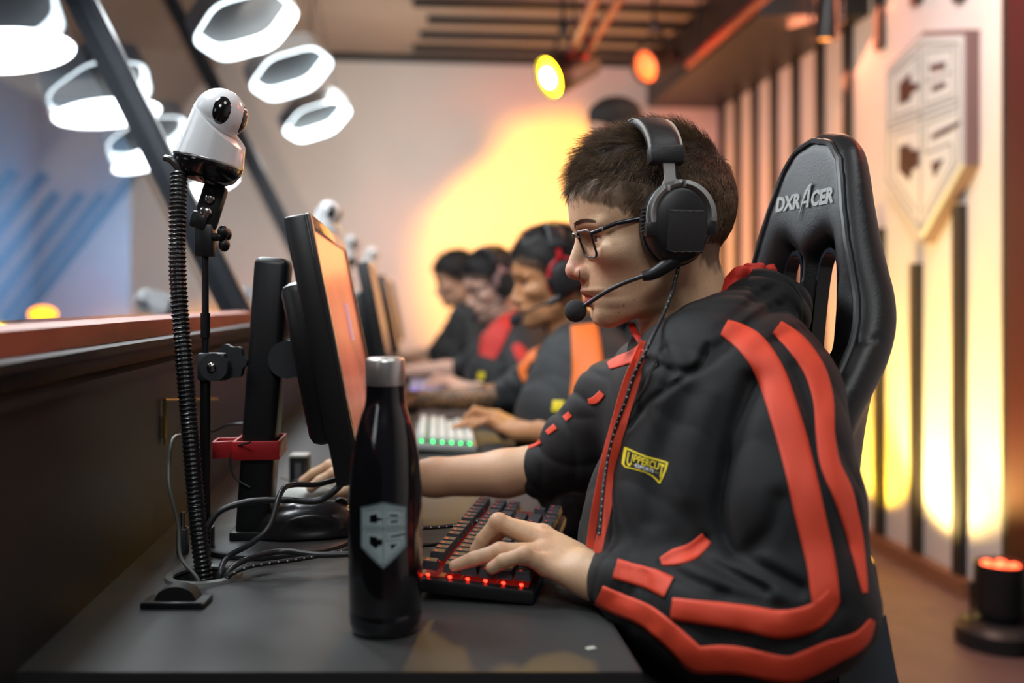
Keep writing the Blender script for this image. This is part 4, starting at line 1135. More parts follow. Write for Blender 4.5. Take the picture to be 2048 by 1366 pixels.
def glasses(label, M, fm, tint):
    t = bpy.data.objects.new('eyeglasses', None); COL.objects.link(t)
    t.location = M.to_translation(); t.rotation_euler = M.to_euler(); tag(t, label, 'glasses')
    def lenspt(s, u, v, off=0):     # u: 0 nasal..1 temporal, v: 0 bottom..1 top
        y = .010+.047*u; x = .0905-.0065*u*u-(1-v)*.0105+off; z = -.0405+.0300*v
        return Vector((x, s*y, z))
    def outline(s, gr=0):
        pts = []
        for (cu, cv, a0) in ((.82,.80,0),(.20,.82,90),(.26,.24,180),(.78,.20,270)):
            for k in range(6):
                a_ = math.radians(a0+k*18); ru = (.18 if cu > .5 else .20)+gr; rv = (.20 if cv > .5 else .22)+gr
                pts.append(lenspt(s, cu+ru*math.cos(a_), cv+rv*math.sin(a_)))
        return pts
    for s in (1, -1):
        o_ = outline(s)
        m = MB(); m.tube(o_+[], .0014, 8, closed=True); m.build('lens_rim', fm, t)
        m = MB(); c = sum(o_, Vector())/len(o_); vc = m.bm.verts.new(c+Vector((.0008,0,0))); vs = [m.bm.verts.new(v) for v in o_]
        for k in range(len(vs)): m.bm.faces.new((vc, vs[k], vs[(k+1)%len(vs)]))
        m.build('lens', tint, t)
        a_ = lenspt(s, 1.0, .86); 
        m = MB(); m.tube([a_+Vector((0,0,0)), a_+Vector((-.004,s*.004,.0015)), Vector((.055,s*.0665,-.0035)), Vector((.02,s*.0745,.0035)), Vector((-.025,s*.077,.008))], .0011, 8, flat=2.2, upv=(0,0,1)); m.build('temple_arm', fm, t)
        m = MB(); hp = a_.lerp(Vector((.055,s*.0665,-.0035)), .42); m.box((.005,.0042,.0044), hp+Vector((0,s*.0006,.0002)), rot('Z', -s*25), bevel=.0006); m.build('temple_plate', mat('silver_plate', (150,150,150), .35, metal=.7), t)
    m = MB(); m.tube(spline([lenspt(1,.04,.80), Vector((.0925,.005,-.0120)), Vector((.0925,-.005,-.0120)), lenspt(-1,.04,.80)], 6), .0013, 8); m.build('bridge', fm, t)
    return t

# ------------------------------------------------------------ cloth folds
def folds(p, seed, amp, kdir, freq, warp=1.6):
    g = np.random.default_rng(seed); out = 0
    kd = np.array(kdir, np.float32); kd = kd/np.linalg.norm(kd)
    for i in range(4):
        j = g.normal(size=3)*.30; k = (kd+j); k /= np.linalg.norm(k); f = freq*g.uniform(.6, 1.7)
        w = g.normal(size=3); w /= np.linalg.norm(w)
        ph = (p@k.astype(np.float32))*f+warp*np.sin((p@w.astype(np.float32))*freq*.35+g.uniform(0,6))+g.uniform(0,6)
        s_ = np.sin(ph); out = out+(1-np.abs(s_))**2*1.3-.5*1 if i % 2 else out+s_*.6
    return out*amp*.45

def creases(p, lst):
    X = p[:,0]/p[:,1]*FPX+1024; Y = 600+(CZ-p[:,2])/p[:,1]*FPX; out = np.zeros(len(p), np.float32)
    for pts, D, amp, w in lst:
        best = np.full(len(p), 1e9, np.float32)
        pts = [(v[0], v[1]) for v in spline([(a, b, 0) for a, b in pts], 4)]
        for (a, b), (c, d_) in zip(pts[:-1], pts[1:]):
            e0, e1 = c-a, d_-b; t = np.clip(((X-a)*e0+(Y-b)*e1)/(e0*e0+e1*e1+1e-9), 0, 1)
            best = np.minimum(best, (X-a-e0*t)**2+(Y-b-e1*t)**2)
        rr = np.sqrt(best)*p[:,1]/FPX
        out += amp*np.exp(-(rr/w)**2)*np.exp(-((p[:,1]-D)/.065)**2)
    return out
def Pn(px, py, D, r): v = P(px, py, D); return (v.x, v.y, v.z, r)
J1 = dict(
 neck=[Pn(1352,520,1.2,.050), Pn(1368,610,1.2,.051), Pn(1385,700,1.2,.060)],
 core=[Pn(1400,740,1.2,.070), Pn(1440,1000,1.2,.085), Pn(1390,1330,1.2,.10)],
 larm=[Pn(1525,800,1.05,.045), Pn(1600,1205,.935,.036), Pn(1420,1195,.965,.034), Pn(1300,1165,.99,.027), Pn(1225,1160,1.012,.0215)],
 lpalm=[Pn(1225,1160,1.012,.0215), Pn(1178,1146,1.03,.0215)],
 lfing=[[Pn(1180,1130,1.055,.0165), Pn(1085,1070,1.093,.0112), Pn(1010,1050,1.110,.0092), Pn(973,1090,1.114,.0080), Pn(962,1112,1.114,.0072)],
        [Pn(1180,1138,1.043,.0165), Pn(1083,1084,1.074,.0118), Pn(997,1045,1.082,.0095), Pn(966,1080,1.085,.0083), Pn(951,1103,1.085,.0074)],
        [Pn(1180,1150,1.030,.0165), Pn(1088,1106,1.056,.0112), Pn(1000,1103,1.050,.0089), Pn(946,1119,1.050,.0079), Pn(909,1133,1.052,.0069)],
        [Pn(1182,1166,1.018,.0160), Pn(1092,1131,1.037,.0105), Pn(1048,1110,1.030,.0083), Pn(1006,1122,1.030,.0074), Pn(984,1136,1.032,.0066)]],
 lthumb=[Pn(1185,1150,1.05,.0165), Pn(1125,1130,1.085,.0135), Pn(1070,1108,1.10,.0108), Pn(1042,1099,1.106,.0088)],
 rarm=[Pn(1300,800,1.36,.045), Pn(1140,924,1.42,.035), Pn(1010,947,1.435,.033), Pn(870,955,1.455,.027), Pn(800,957,1.465,.0235)],
 rpalm=[Pn(800,957,1.465,.0235), Pn(755,953,1.475,.0225)],
 rfing=[[Pn(760,955,1.470,.016), Pn(700,950,1.455,.0112), Pn(668,948,1.450,.0092), Pn(640,962,1.448,.008), Pn(622,976,1.446,.0072)],
        [Pn(760,950,1.480,.016), Pn(700,940,1.475,.0115), Pn(660,933,1.478,.0094), Pn(628,948,1.480,.0082), Pn(606,963,1.480,.0074)],
        [Pn(760,948,1.490,.016), Pn(705,936,1.497,.0112), Pn(668,934,1.503,.009), Pn(640,950,1.508,.008), Pn(622,966,1.508,.0072)],
        [Pn(762,948,1.500,.015), Pn(715,940,1.517,.0102), Pn(688,944,1.523,.0083), Pn(666,958,1.526,.0074), Pn(652,972,1.526,.0066)]],
 rthumb=[Pn(765,965,1.455,.016), Pn(735,975,1.435,.0125), Pn(705,980,1.428,.0105), Pn(680,986,1.428,.0085)],
 torso=[[Pn(1455,800,1.10,.102), Pn(1448,960,1.09,.112), Pn(1425,1100,1.09,.127), Pn(1400,1330,1.10,.130)],
        [Pn(1405,800,1.31,.102), Pn(1405,960,1.31,.112), Pn(1395,1100,1.31,.118), Pn(1370,1330,1.32,.130)]],
 lsleeve=[Pn(1510,765,1.075,.070), Pn(1535,810,1.04,.073), Pn(1558,900,1.0,.068), Pn(1580,1010,.965,.066), Pn(1603,1205,.93,.066), Pn(1520,1238,.935,.062), Pn(1430,1232,.95,.060), Pn(1345,1205,.975,.048), Pn(1262,1170,1.0,.036), Pn(1232,1162,1.010,.0295)],
 rsleeve=[Pn(1300,790,1.35,.070), Pn(1240,822,1.395,.067), Pn(1168,898,1.415,.058), Pn(1092,938,1.428,.0415)],
 hood=[Pn(1300,695,1.195,.018), Pn(1330,708,1.12,.022), Pn(1395,700,1.080,.029), Pn(1468,655,1.085,.034), Pn(1522,618,1.13,.036), Pn(1552,618,1.2,.037), Pn(1520,612,1.28,.038), Pn(1440,640,1.32,.036), Pn(1350,680,1.30,.028), Pn(1303,690,1.215,.020)],
 legs=[[Pn(1400,1330,1.11,.10), (.06,.98,.575,.08), (.0,.96,.32,.058), (.03,.97,.10,.05)], [Pn(1380,1330,1.32,.10), (.02,1.40,.575,.08), (-.04,1.42,.32,.058), (-.01,1.42,.10,.05)]],
)
def jmap(J, f):
    out = {}
    for k, v in J.items():
        out[k] = [[f(q) for q in c] for c in v] if isinstance(v[0], list) else [f(q) for q in v]
    return out
def body_field(J, M, ears=True):
    allpts = []
    def f(p):
        hp = to_local(M, p)
        near = (np.abs(hp).max(1) < .24)
        d = np.full(len(p), 1.0, np.float32)
        if near.any(): d[near] = head_field(hp[near], ears)
        d = np.where(near, d, np.linalg.norm(hp, axis=1)-.11)
        d = smin(d, chain(p, J['neck'], .02), .020)
        d = smin(d, chain(p, J['core'], .03), .03)
        for s_ in ('l', 'r'):
            a = chain(p, J[s_+'arm'], .012)
            d = smin(d, a, .02 if s_ == 'l' else .02)
            wv = np.array(J[s_+'palm'][0][:3], np.float32)
            nr = np.linalg.norm(p-wv, axis=1) < .26
            if nr.any():
                pn = p[nr]; hnd = None
                for fg in J[s_+'fing']:
                    pl = sd_cap(pn, fg[0][:3], fg[1][:3], fg[0][3], fg[1][3])
                    hnd = pl if hnd is None else smin(hnd, pl, .0075)
                hnd = smin(hnd, chain(pn, J[s_+'palm'], .01), .014)
                fd = None
                for fg in J[s_+'fing']:
                    fd = chain(pn, fg[1:], .0025, None) if fd is None else np.minimum(fd, chain(pn, fg[1:], .0025))
                    kn = sd_ell(pn, fg[1][:3], (fg[1][3]*1.06,)*3); fd = np.minimum(fd, kn)
                    kn = sd_ell(pn, fg[2][:3], (fg[2][3]*1.10,)*3); fd = smin(fd, kn, .003)
                hnd = smin(hnd, fd, .0045)
                hnd = smin(hnd, chain(pn, J[s_+'thumb'], .006), .007)
                d[nr] = smin(d[nr], hnd, .010)
        return d
    return f
def jacket_field(J, seed, hood=True, amp=1.0):
    hdir = np.array(J['lsleeve'][-1][:3])-np.array(J['lsleeve'][4][:3])
    e = np.array(J['lsleeve'][4][:3], np.float32); nk = np.array(J['neck'][2][:3], np.float32)
    def f(p):
        t = smin(chain(p, J['torso'][0], .06), chain(p, J['torso'][1], .06), .10)
        t = smin(t, sd_cap(p, J['torso'][0][0][:3], J['torso'][1][0][:3], .100, .100), .05)
        t = smin(t, sd_cap(p, J['torso'][0][2][:3], J['torso'][1][2][:3], .118, .118), .05)
        nl = nk-np.array([0,0,.045], np.float32)
        t = smin(t, sd_cap(p, nl, np.array(J['lsleeve'][0][:3])-np.array([0,0,.01]), .060, .064), .05)
        t = smin(t, sd_cap(p, nl, np.array(J['rsleeve'][0][:3])-np.array([0,0,.01]), .062, .064), .05)
        t = t+folds(p, seed, .0030*amp, (.9,.2,.25), 34)
        a = chain(p, J['lsleeve'][:5], .02); b = chain(p, J['lsleeve'][4:], .02)
        rr = np.linalg.norm(p-e, axis=1); k = np.clip(1-rr/.17, 0, 1)
        a = a+folds(p, seed+1, .0030*amp, (.9,.3,.1), 40)*(1-.5*k)
        hd = hdir/np.linalg.norm(hdir); tt = np.clip(((p-e)@hd.astype(np.float32))/max(np.linalg.norm(hdir), .01), 0, 1)
        b = b+folds(p, seed+2, .0028*amp, (.35,.2,.9), 50)*(1-.55*tt)+folds(p, seed+3, .0022*amp, tuple(hd), 150)*np.clip((tt-.72)*4, 0, 1)
        s_ = smin(a, b, .016)
        r_ = chain(p, J['rsleeve'], .02)+folds(p, seed+4, .005*amp, (.7,.1,.7), 70)
        d = smin(t, s_, .016); d = smin(d, r_, .022)
        if hood:
            h_ = chain(p, J['hood'], .025)+folds(p, seed+7, .0042*amp, (.35,.4,.8), 62); d = smin(d, h_, .010)
        return d
    return f
def bounds(J, keys, pad):
    pts = []
    for k in keys:
        v = J[k]; vv = [q for c in v for q in c] if isinstance(v[0], list) else v
        pts += [(q[0],q[1],q[2],q[3]) for q in vv]
    a = np.array(pts); return a[:,:3].min(0)-a[:,3].max()-pad, a[:,:3].max(0)+a[:,3].max()+pad

def strip_on(name, pxs, halfw, bvh, mt, parent, n=10, across=5, lift=.0014, w2=None, depth=1.0, thick=.002, tol=.12):
    """cloth band lying on the garment; the centre line and half widths are given as seen, the band takes the garment's own surface"""
    pts = spline([(a, b, 0) for a, b in pxs], n); N = len(pts)
    hw = np.interp(np.linspace(0, 1, N), np.linspace(0, 1, len(halfw)), halfw)
    T, B = [], []; last = depth
    for i, p_ in enumerate(pts):
        tg = (pts[min(i+1,N-1)]-pts[max(i-1,0)]).normalized(); nn = Vector((-tg.y, tg.x, 0))
        for k in range(across):
            q = p_+nn*hw[i]*(2*k/(across-1)-1)
            d_ = P(q.x, q.y, 1)-Vector((0,0,CZ)); d_.normalize()
            hit = bvh.ray_cast(Vector((0,0,CZ)), d_, 4)
            if hit[0] is None or abs(hit[0].y-last) > tol:
                loc, nrm, _, _ = bvh.find_nearest(P(q.x, q.y, last))
            else:
                loc, nrm = hit[0], hit[1]
            last = .6*last+.4*loc.y
            if nrm.dot(loc-Vector((0,0,CZ))) > 0: nrm = -nrm
            T.append(loc+nrm*lift); B.append(loc-nrm*thick)
    for arr in (T, B):
        for _ in range(3):
            old = list(arr)
            for i in range(1, N-1):
                for k in range(across): arr[i*across+k] = (old[(i-1)*across+k]+old[i*across+k]*2+old[(i+1)*across+k])/4
    V = [tuple(v) for v in T+B]; o = len(T); Fc = []
    for i in range(N-1):
        for k in range(across-1):
            a = i*across+k; Fc.append([a, a+1, a+across+1, a+across]); Fc.append([o+a, o+a+across, o+a+across+1, o+a+1])
        a = i*across; Fc.append([a, a+across, o+a+across, o+a]); a += across-1; Fc.append([a, o+a, o+a+across, a+across])
    a = list(range(across)); Fc.append(a[::-1]+[o+x for x in a]) if False else None
    ob = from_arrays(name, V, Fc, mt, parent, world=True)
    bm = bmesh.new(); bm.from_mesh(ob.data); bmesh.ops.recalc_face_normals(bm, faces=bm.faces[:]); bm.to_mesh(ob.data); bm.free()
    return ob
# ------------------------------------------------------------ nearest player
M_jack = mat('black_track_cloth', (21,23,25), .66, var=.05, vscale=60, bump=.35, bscale=1500, sheen=.04, spec=.3)
M_orange = mat('orange_tape', (232,74,44), .6, bump=.3, bscale=1500)
M_red = mat('red_lining', (216,48,32), .62, bump=.3, bscale=900)
M_trouser = mat('dark_trousers', (30,31,36), .8, bump=.3, bscale=800)
M_shoe = mat('dark_shoes', (26,26,28), .5)
SK1 = (212,173,138)
H1 = hm(P(1300,450,1.2), TH, 0, 0)
import os
FINE = .0016
def eyes(M, parent, iris):
    for s in (1, -1):
        c = Vector((.0605,s*.031,-.0185)); m = MB(); m.ball(.0121, c, 32)
        m.bm.transform(M); m.build('eyeball', mat('eye_white', (214,206,200), .2, coat=.5), parent, world=True)
        m = MB(); d = Vector((1,-s*.02,-.10)).normalized(); R = d.to_track_quat('Z','Y').to_matrix()
        m.lathe([(.0001,.01225),(.0024,.0122),(.0056,.0109)], c, R, 24, cap=False); m.bm.transform(M); m.build('iris', iris, parent, world=True)
        lv = []
        for k in range(13):
            yy = .031+(-.0095+.0215*k/12); zz = -.0190+.0031-4.6*(yy-.031)**2+.0002; r2 = .0139**2-(yy-.031)**2-(zz+.0185)**2; lv.append(Vector((.0605+math.sqrt(max(r2, 1e-6)), s*yy, zz)))
        ml_ = MB(); ml_.tube(lv, .0006, 6, radii=[.0003+.0004*k/12 for k in range(13)])
        for k in range(1, 13):
            ml_.tube([lv[k], lv[k]+Vector((.0035,s*.0015*k/12,-.0006)), lv[k]+Vector((.006,s*.003*k/12,.0010))], .0002, 3, radii=[.0003,.0002,.00008])
        ml_.bm.transform(M); ml_.build('eyelashes', mat('lash_dark', (36,26,22), .6), parent, world=True)
        m = MB(); m.lathe([(.0001,.0125),(.0022,.0124)], c, R, 16, cap=False); m.bm.transform(M); m.build('pupil', mat('pupil_black', (8,8,8), .1), parent, world=True)
def brows(M, parent, mt, N=260, seed=5):
    g = np.random.default_rng(seed)
    for s in (1, -1):
        m = MB()
        for i in range(N):
            u = g.uniform(0, 1); y = .012+.036*u; z0 = -.004+.006*math.sin(u*PI*.75)+g.uniform(-.0028,.0028)*(1-.5*u)
            # on the ridge
            L = np.array([[.11, y, z0]], np.float32)
            for _ in range(12):
                v = head_field(L, False)[0]; L[0,0] -= v*.9
            p0 = Vector((float(L[0,0])-.0003, s*y, z0)); d = Vector((-.25-.5*u, s*.9, .35-.6*u)).normalized()
            m.tube([p0, p0+d*.003+Vector((.0008,0,0)), p0+d*.0062], .0003, 3, radii=[.0004,.00035,.0001], cap=False)
        m.bm.transform(M); m.build('eyebrow', mt, parent, world=True)

def garment_legs(J, parent, h=.008):
    def f(p):
        d = None
        for c in J['legs']:
            d = chain(p, c, .03) if d is None else smin(d, chain(p, c, .03), .05)
        a, b = J['legs'][0][0], J['legs'][1][0]
        return smin(d, sd_cap(p, a[:3], b[:3], .12, .12), .05)
    lo, hi = bounds(J, ['legs'], .03); lo[2] = max(lo[2], .055)
    def g_(p): return smax(f(p), .075-p[:,2], .01)
    V, Fc = mesh_field(g_, lo, hi, h); from_arrays('trousers', V, Fc, M_trouser, parent, world=True)
    for c in J['legs']:
        q = c[-1]
        def fs(p, q=q):
            return smax(smin(sd_ell(p, (q[0]-.05, q[1]-.005, .035), (.115,.045,.04)), sd_ell(p, (q[0]-.0, q[1], .07), (.05,.042,.06)), .03), -(p[:,2]-.002), .008)
        V, Fc = mesh_field(fs, (q[0]-.2,q[1]-.08,-.01), (q[0]+.1,q[1]+.08,.16), .006); from_arrays('shoe', V, Fc, M_shoe, parent, world=True)

p1 = thing('person', 'nearest player in a black jacket with orange tape, wearing glasses and a silver-yoked headset', 'person', (J1['legs'][0][-1][0]+.25,1.2,0))
BK = ['neck','core','larm','rarm','lfing','rfing','lthumb','rthumb']
lo, hi = bounds(J1, BK, .01); hc = H1.translation
lo = np.minimum(lo, np.array(hc)-.15); hi = np.maximum(hi, np.array(hc)+.15); hi[2] = hc.z+.13
V, Fc = mesh_field(body_field(J1, H1), lo, hi, FINE)
V = relax(V, Fc, 1, .4)
Lc = to_local(H1, V.astype(np.float32))
cols = head_cols(Lc, C3(SK1), C3((188,92,86)), .10, C3((70,54,42)))
far_ = np.abs(Lc).max(1) > .2; cols[far_] = C3(SK1)
# knuckles and nails keep their own colour
for fg in J1['lfing']+J1['rfing']:
    for j_ in (1, 2):
        w = np.clip(1-np.linalg.norm(V-np.array(fg[j_][:3]), axis=1)/(fg[j_][3]*1.7), 0, 1)[:,None]*.35; cols = cols*(1-w)+C3((206,120,100))*w
    a_, b_ = np.array(fg[-1][:3]), np.array(fg[-2][:3]); ax = (a_-b_)/np.linalg.norm(a_-b_)
    nl = a_-ax*.001+np.array([-.0,-.35,.93])*fg[-1][3]*.9
    w = np.clip((.0052-np.linalg.norm(V-nl, axis=1))/.0012, 0, 1)[:,None]*.6; cols = cols*(1-w)+C3((232,176,164))*w
bb0 = bvh_of(V, Fc)
for mx_, my_, mr_ in ((1247,611,.0012), (1239,625,.0009), (1268,600,.0006)):     # small moles on the cheek
    h_ = bb0.ray_cast(Vector((0,0,CZ)), (P(mx_,my_,1)-Vector((0,0,CZ))).normalized(), 3)
    if h_[0] is not None:
        w = np.clip(1.4-np.linalg.norm(V-np.array(h_[0]), axis=1)/mr_, 0, 1)[:,None]*.75; cols = cols*(1-w)+C3((96,60,44))*w
M_skin1 = skin_mat('light_skin', SK1)
body1 = from_arrays('body', V, Fc, M_skin1, p1, world=True, cols=cols)
eyes(H1, p1, mat('iris_grey', (70,84,92), .15, coat=.6))
M_hair1 = hair_material('dark_brown_hair', (84,64,46)); M_cap1 = mat('dark_brown_scalp_hair', (46,33,24), .85)
brows(H1, p1, mat('brow_hair', (98,74,56), .6))
hair_cap('hair_mass', H1, p1, M_cap1, .0055, .0022)
V, Fc, sh = strands('hair', H1, p1, M_hair1, 24000, (.015,.036,.052), .00036, 3)
from_arrays('hair', V, Fc, M_hair1, p1, world=True, cols=C3((98,76,54))*sh)['kind'] = 'stuff'
lo, hi = bounds(J1, ['torso','lsleeve','rsleeve','hood'], .02); lo[2] = .50
jf = jacket_field(J1, 21)
CREASES = [([(1505,765),(1478,850),(1456,950),(1448,1040),(1470,1105)], 1.0, .014, .011), ([(1425,790),(1395,890),(1380,990)], 1.0, -.005, .014),
  ([(1372,790),(1335,870),(1312,950),(1305,1040)], 1.0, .006, .013), ([(1590,735),(1612,800),(1626,880),(1650,960)], .96, .004, .007), ([(1688,905),(1700,1000),(1702,1090)], .92, .004, .008),
  ([(1470,1108),(1530,1140),(1600,1178)], .87, .008, .0065), ([(1392,1112),(1460,1148),(1530,1182)], .89, .008, .006), ([(1440,1190),(1500,1200),(1560,1215)], .87, .004, .006), ([(1340,1140),(1400,1170),(1450,1190)], .92, .005, .006),
  ([(1672,1215),(1610,1275),(1545,1292)], .86, .006, .009), ([(1480,1275),(1420,1270),(1370,1250)], .88, .005, .009), ([(1292,1150),(1300,1200),(1305,1250)], .95, .005, .006), ([(1262,1140),(1262,1200)], .97, .0035, .004), ([(1243,1135),(1240,1195)], .98, .003, .003),
  ([(1300,722),(1345,742),(1400,738),(1450,705),(1495,665)], 1.04, .005, .005), ([(1262,850),(1300,803),(1360,762),(1402,727),(1415,692)], 1.02, .004, .0035), ([(1330,700),(1345,735),(1330,770)], 1.05, .004, .005),
  ([(1415,712),(1500,645),(1560,612)], 1.05, .007, .006), ([(1440,660),(1510,600),(1550,575)], 1.08, .005, .006), ([(1520,700),(1600,660),(1640,700)], 1.02, .005, .006),
  ([(1560,1000),(1540,1060),(1500,1100)], .9, .005, .009), ([(1410,1080),(1370,1110),(1322,1130)], 1.0, .005, .005), ([(1230,900),(1215,960),(1208,1040)], 1.05, .004, .007)]
def jf1(p):
    d = jf(p)+creases(p, CREASES)
    # the collar opens round the neck
    nk = chain(p, [J1['neck'][0], J1['neck'][1], (J1['neck'][2][0], J1['neck'][2][1], J1['neck'][2][2]+.012, .056)], .02)-.0035
    d = smax(d, -nk, .012)
    return smax(d, .55-p[:,2], .01)
JV, JF = mesh_field(jf1, lo, hi, .0026)
JV = relax(JV, JF, 1, .35)
from_arrays('jacket', JV, JF, M_jack, p1, world=True)
jb = bvh_of(JV, JF)
garment_legs(J1, p1)
T_ = [('sleeve_stripe', [(1448,656),(1497,684),(1540,745),(1572,840),(1597,930),(1622,1040),(1642,1130),(1652,1205)], [16,26,28,29,29,29,28,27], 1.02),
      ('sleeve_stripe', [(1553,655),(1592,688),(1628,740),(1646,800),(1650,870),(1660,930),(1684,985),(1706,1060),(1720,1130),(1729,1185)], [14,20,21,20,18,19,20,16,10,4], 1.05),
      ('forearm_stripe', [(1668,1190),(1630,1232),(1560,1248),(1500,1238),(1430,1228),(1344,1217)], [16,26,27,25,23,21], .9),
      ('forearm_stripe', [(1338,1176),(1300,1158),(1262,1147),(1231,1138)], [22,21,20,20], 1.0),
      ('forearm_stripe', [(1199,1190),(1240,1209),(1290,1230),(1335,1265),(1370,1297),(1394,1318),(1440,1318),(1488,1322),(1571,1338),(1615,1326),(1660,1305),(1718,1280),(1744,1240)], [20,22,22,23,24,27,28,27,26,26,24,17,5], .95),
      ('pocket_stripe', [(1322,1124),(1350,1115),(1385,1102),(1414,1076)], [7,16,17,13], 1.02),
      ('shoulder_stripe', [(1218,732),(1242,722),(1270,711),(1288,700)], [7,11,12,14], 1.3),
      ('sleeve_trim', [(1206,786),(1192,800),(1178,803)], [7,8,5], 1.38), ('sleeve_trim', [(1142,828),(1130,838)], [6,6], 1.4), ('sleeve_trim', [(1112,853),(1095,866)], [6,5], 1.4), ('sleeve_trim', [(1082,882),(1056,893)], [6,5], 1.4)]
for nm, px_, hw, dp in T_:
    strip_on(nm, px_, hw, jb, M_orange, p1, depth=dp, across=7, tol=.6 if nm == 'shoulder_stripe' else .12)
# hem tag and hanging front ribbons
def ribbon(name, pts, w, mt, parent, tw=None):
    pth = spline(pts, 8); m = MB(); V_ = []
    for i, p_ in enumerate(pth):
        tg = (pth[min(i+1,len(pth)-1)]-pth[max(i-1,0)]).normalized(); side = tg.cross(Vector((0,1,0))).normalized()
        side = (side+Vector((0,.5*math.sin(i*.22+(tw or 0)),0))).normalized()
        V_.append((p_-side*w/2, p_+side*w/2))
    a = [m.bm.verts.new(v[0]) for v in V_]; b = [m.bm.verts.new(v[1]) for v in V_]
    a2 = [m.bm.verts.new(v[0]+Vector((0,.0022,0))) for v in V_]; b2 = [m.bm.verts.new(v[1]+Vector((0,.0022,0))) for v in V_]
    for i in range(len(a)-1):
        m.bm.faces.new((a[i],b[i],b[i+1],a[i+1])); m.bm.faces.new((a2[i],a2[i+1],b2[i+1],b2[i])); m.bm.faces.new((a[i],a[i+1],a2[i+1],a2[i])); m.bm.faces.new((b[i],b2[i],b2[i+1],b[i+1]))
    return m.build(name, mt, parent, world=True)
def onj(px_, py_, dflt, lift=.008):
    d_ = (P(px_,py_,1)-Vector((0,0,CZ))).normalized(); h_ = jb.ray_cast(Vector((0,0,CZ)), d_, 4)
    return (h_[0]-d_*lift) if h_[0] is not None and h_[0].y > .98 else P(px_,py_,dflt)
def dchain(l, lift, n=0):
    out = []; last = None
    for a, b, d_ in l:
        v = onj(a, b, d_, lift)
        if last is not None and abs(v.y-last) > .05: v = P(a, b, last)
        last = v.y; out.append(v)
    return out
def RR(l): return [onj(a, b, 1.15, .010) for a, b in l]
R1 = RR([(1288,682),(1270,722),(1250,775),(1225,862),(1204,945),(1192,1010),(1180,1096)])
R2 = RR([(1287,702),(1273,755),(1254,818),(1235,885),(1221,950),(1214,1015),(1194,1106)])
if 0: R1 = [P(1288,682,1.17), P(1270,722,1.15), P(1250,775,1.14), P(1225,862,1.135), P(1202,945,1.13), P(1188,1010,1.13), P(1176,1100,1.13)]; R2 = [P(1286,700,1.165), P(1272,755,1.135), P(1252,818,1.13), P(1232,885,1.125), P(1216,950,1.12), P(1208,1015,1.12), P(1190,1108,1.12)]
ribbon('drawstring', R1, .0082, M_orange, p1, 0); ribbon('drawstring', R2, .0090, M_orange, p1, 1.2)
m = MB(); q = [P(1198,1062,1.10), P(1216,1098,1.10), P(1208,1114,1.10), P(1190,1112,1.10)]; m.prism(q, (0,.003,0)); m.build('hem_tab', M_orange, p1, world=True, smooth=False)
m = MB(); m.tube([P(1172,1090,1.128), P(1184,1088,1.126)], .0012, 6); m.build('ribbon_knot', M_orange, p1, world=True)
# red hood lining standing up behind the neck
def lining(p):
    q = p.copy(); zc_ = np.clip(q[:,2]-1.045, 0, .036); q[:,2] -= zc_; q[:,0] += -.25*zc_+.004*np.sin(q[:,1]*95+q[:,2]*40)
    c = []
    for a, b, D, r in ((1436,622,1.128,.0065), (1458,612,1.118,.0075), (1492,606,1.138,.008), (1520,606,1.18,.008), (1512,606,1.235,.0075), (1470,610,1.275,.007)):
        c.append(Pn(a, b, D, r))
    d = chain(q, c, .006)+.0022*np.sin(p[:,1]*210+p[:,2]*160+2*np.sin(p[:,2]*120))+.0016*np.sin(p[:,0]*260-p[:,2]*190)
    return d*.8
V, Fc = mesh_field(lining, (.19,1.08,1.00), (.36,1.33,1.14), .002); from_arrays('hood_lining', V, Fc, M_red, p1, world=True)
m = MB(); m.tube(spline([P(1264,648,1.185), P(1268,662,1.165), P(1280,680,1.15), P(1292,700,1.14)], 6), .0045, 8, flat=.5); m.build('collar_lining', M_red, p1, world=True)
# zip
zz = [onj(a, b, 1.12, .0015) for a, b in ((1312,722),(1300,752),(1290,775),(1272,800),(1256,825))]
m = MB(); pth = spline(zz, 10)
for i in range(0, len(pth)): m.box((.0024,.0018,.0012), pth[i], rot('Y', 30*(i%2)))
m.build('zip_teeth', mat('zip_metal', (120,116,112), .35, metal=.8), p1, world=True)

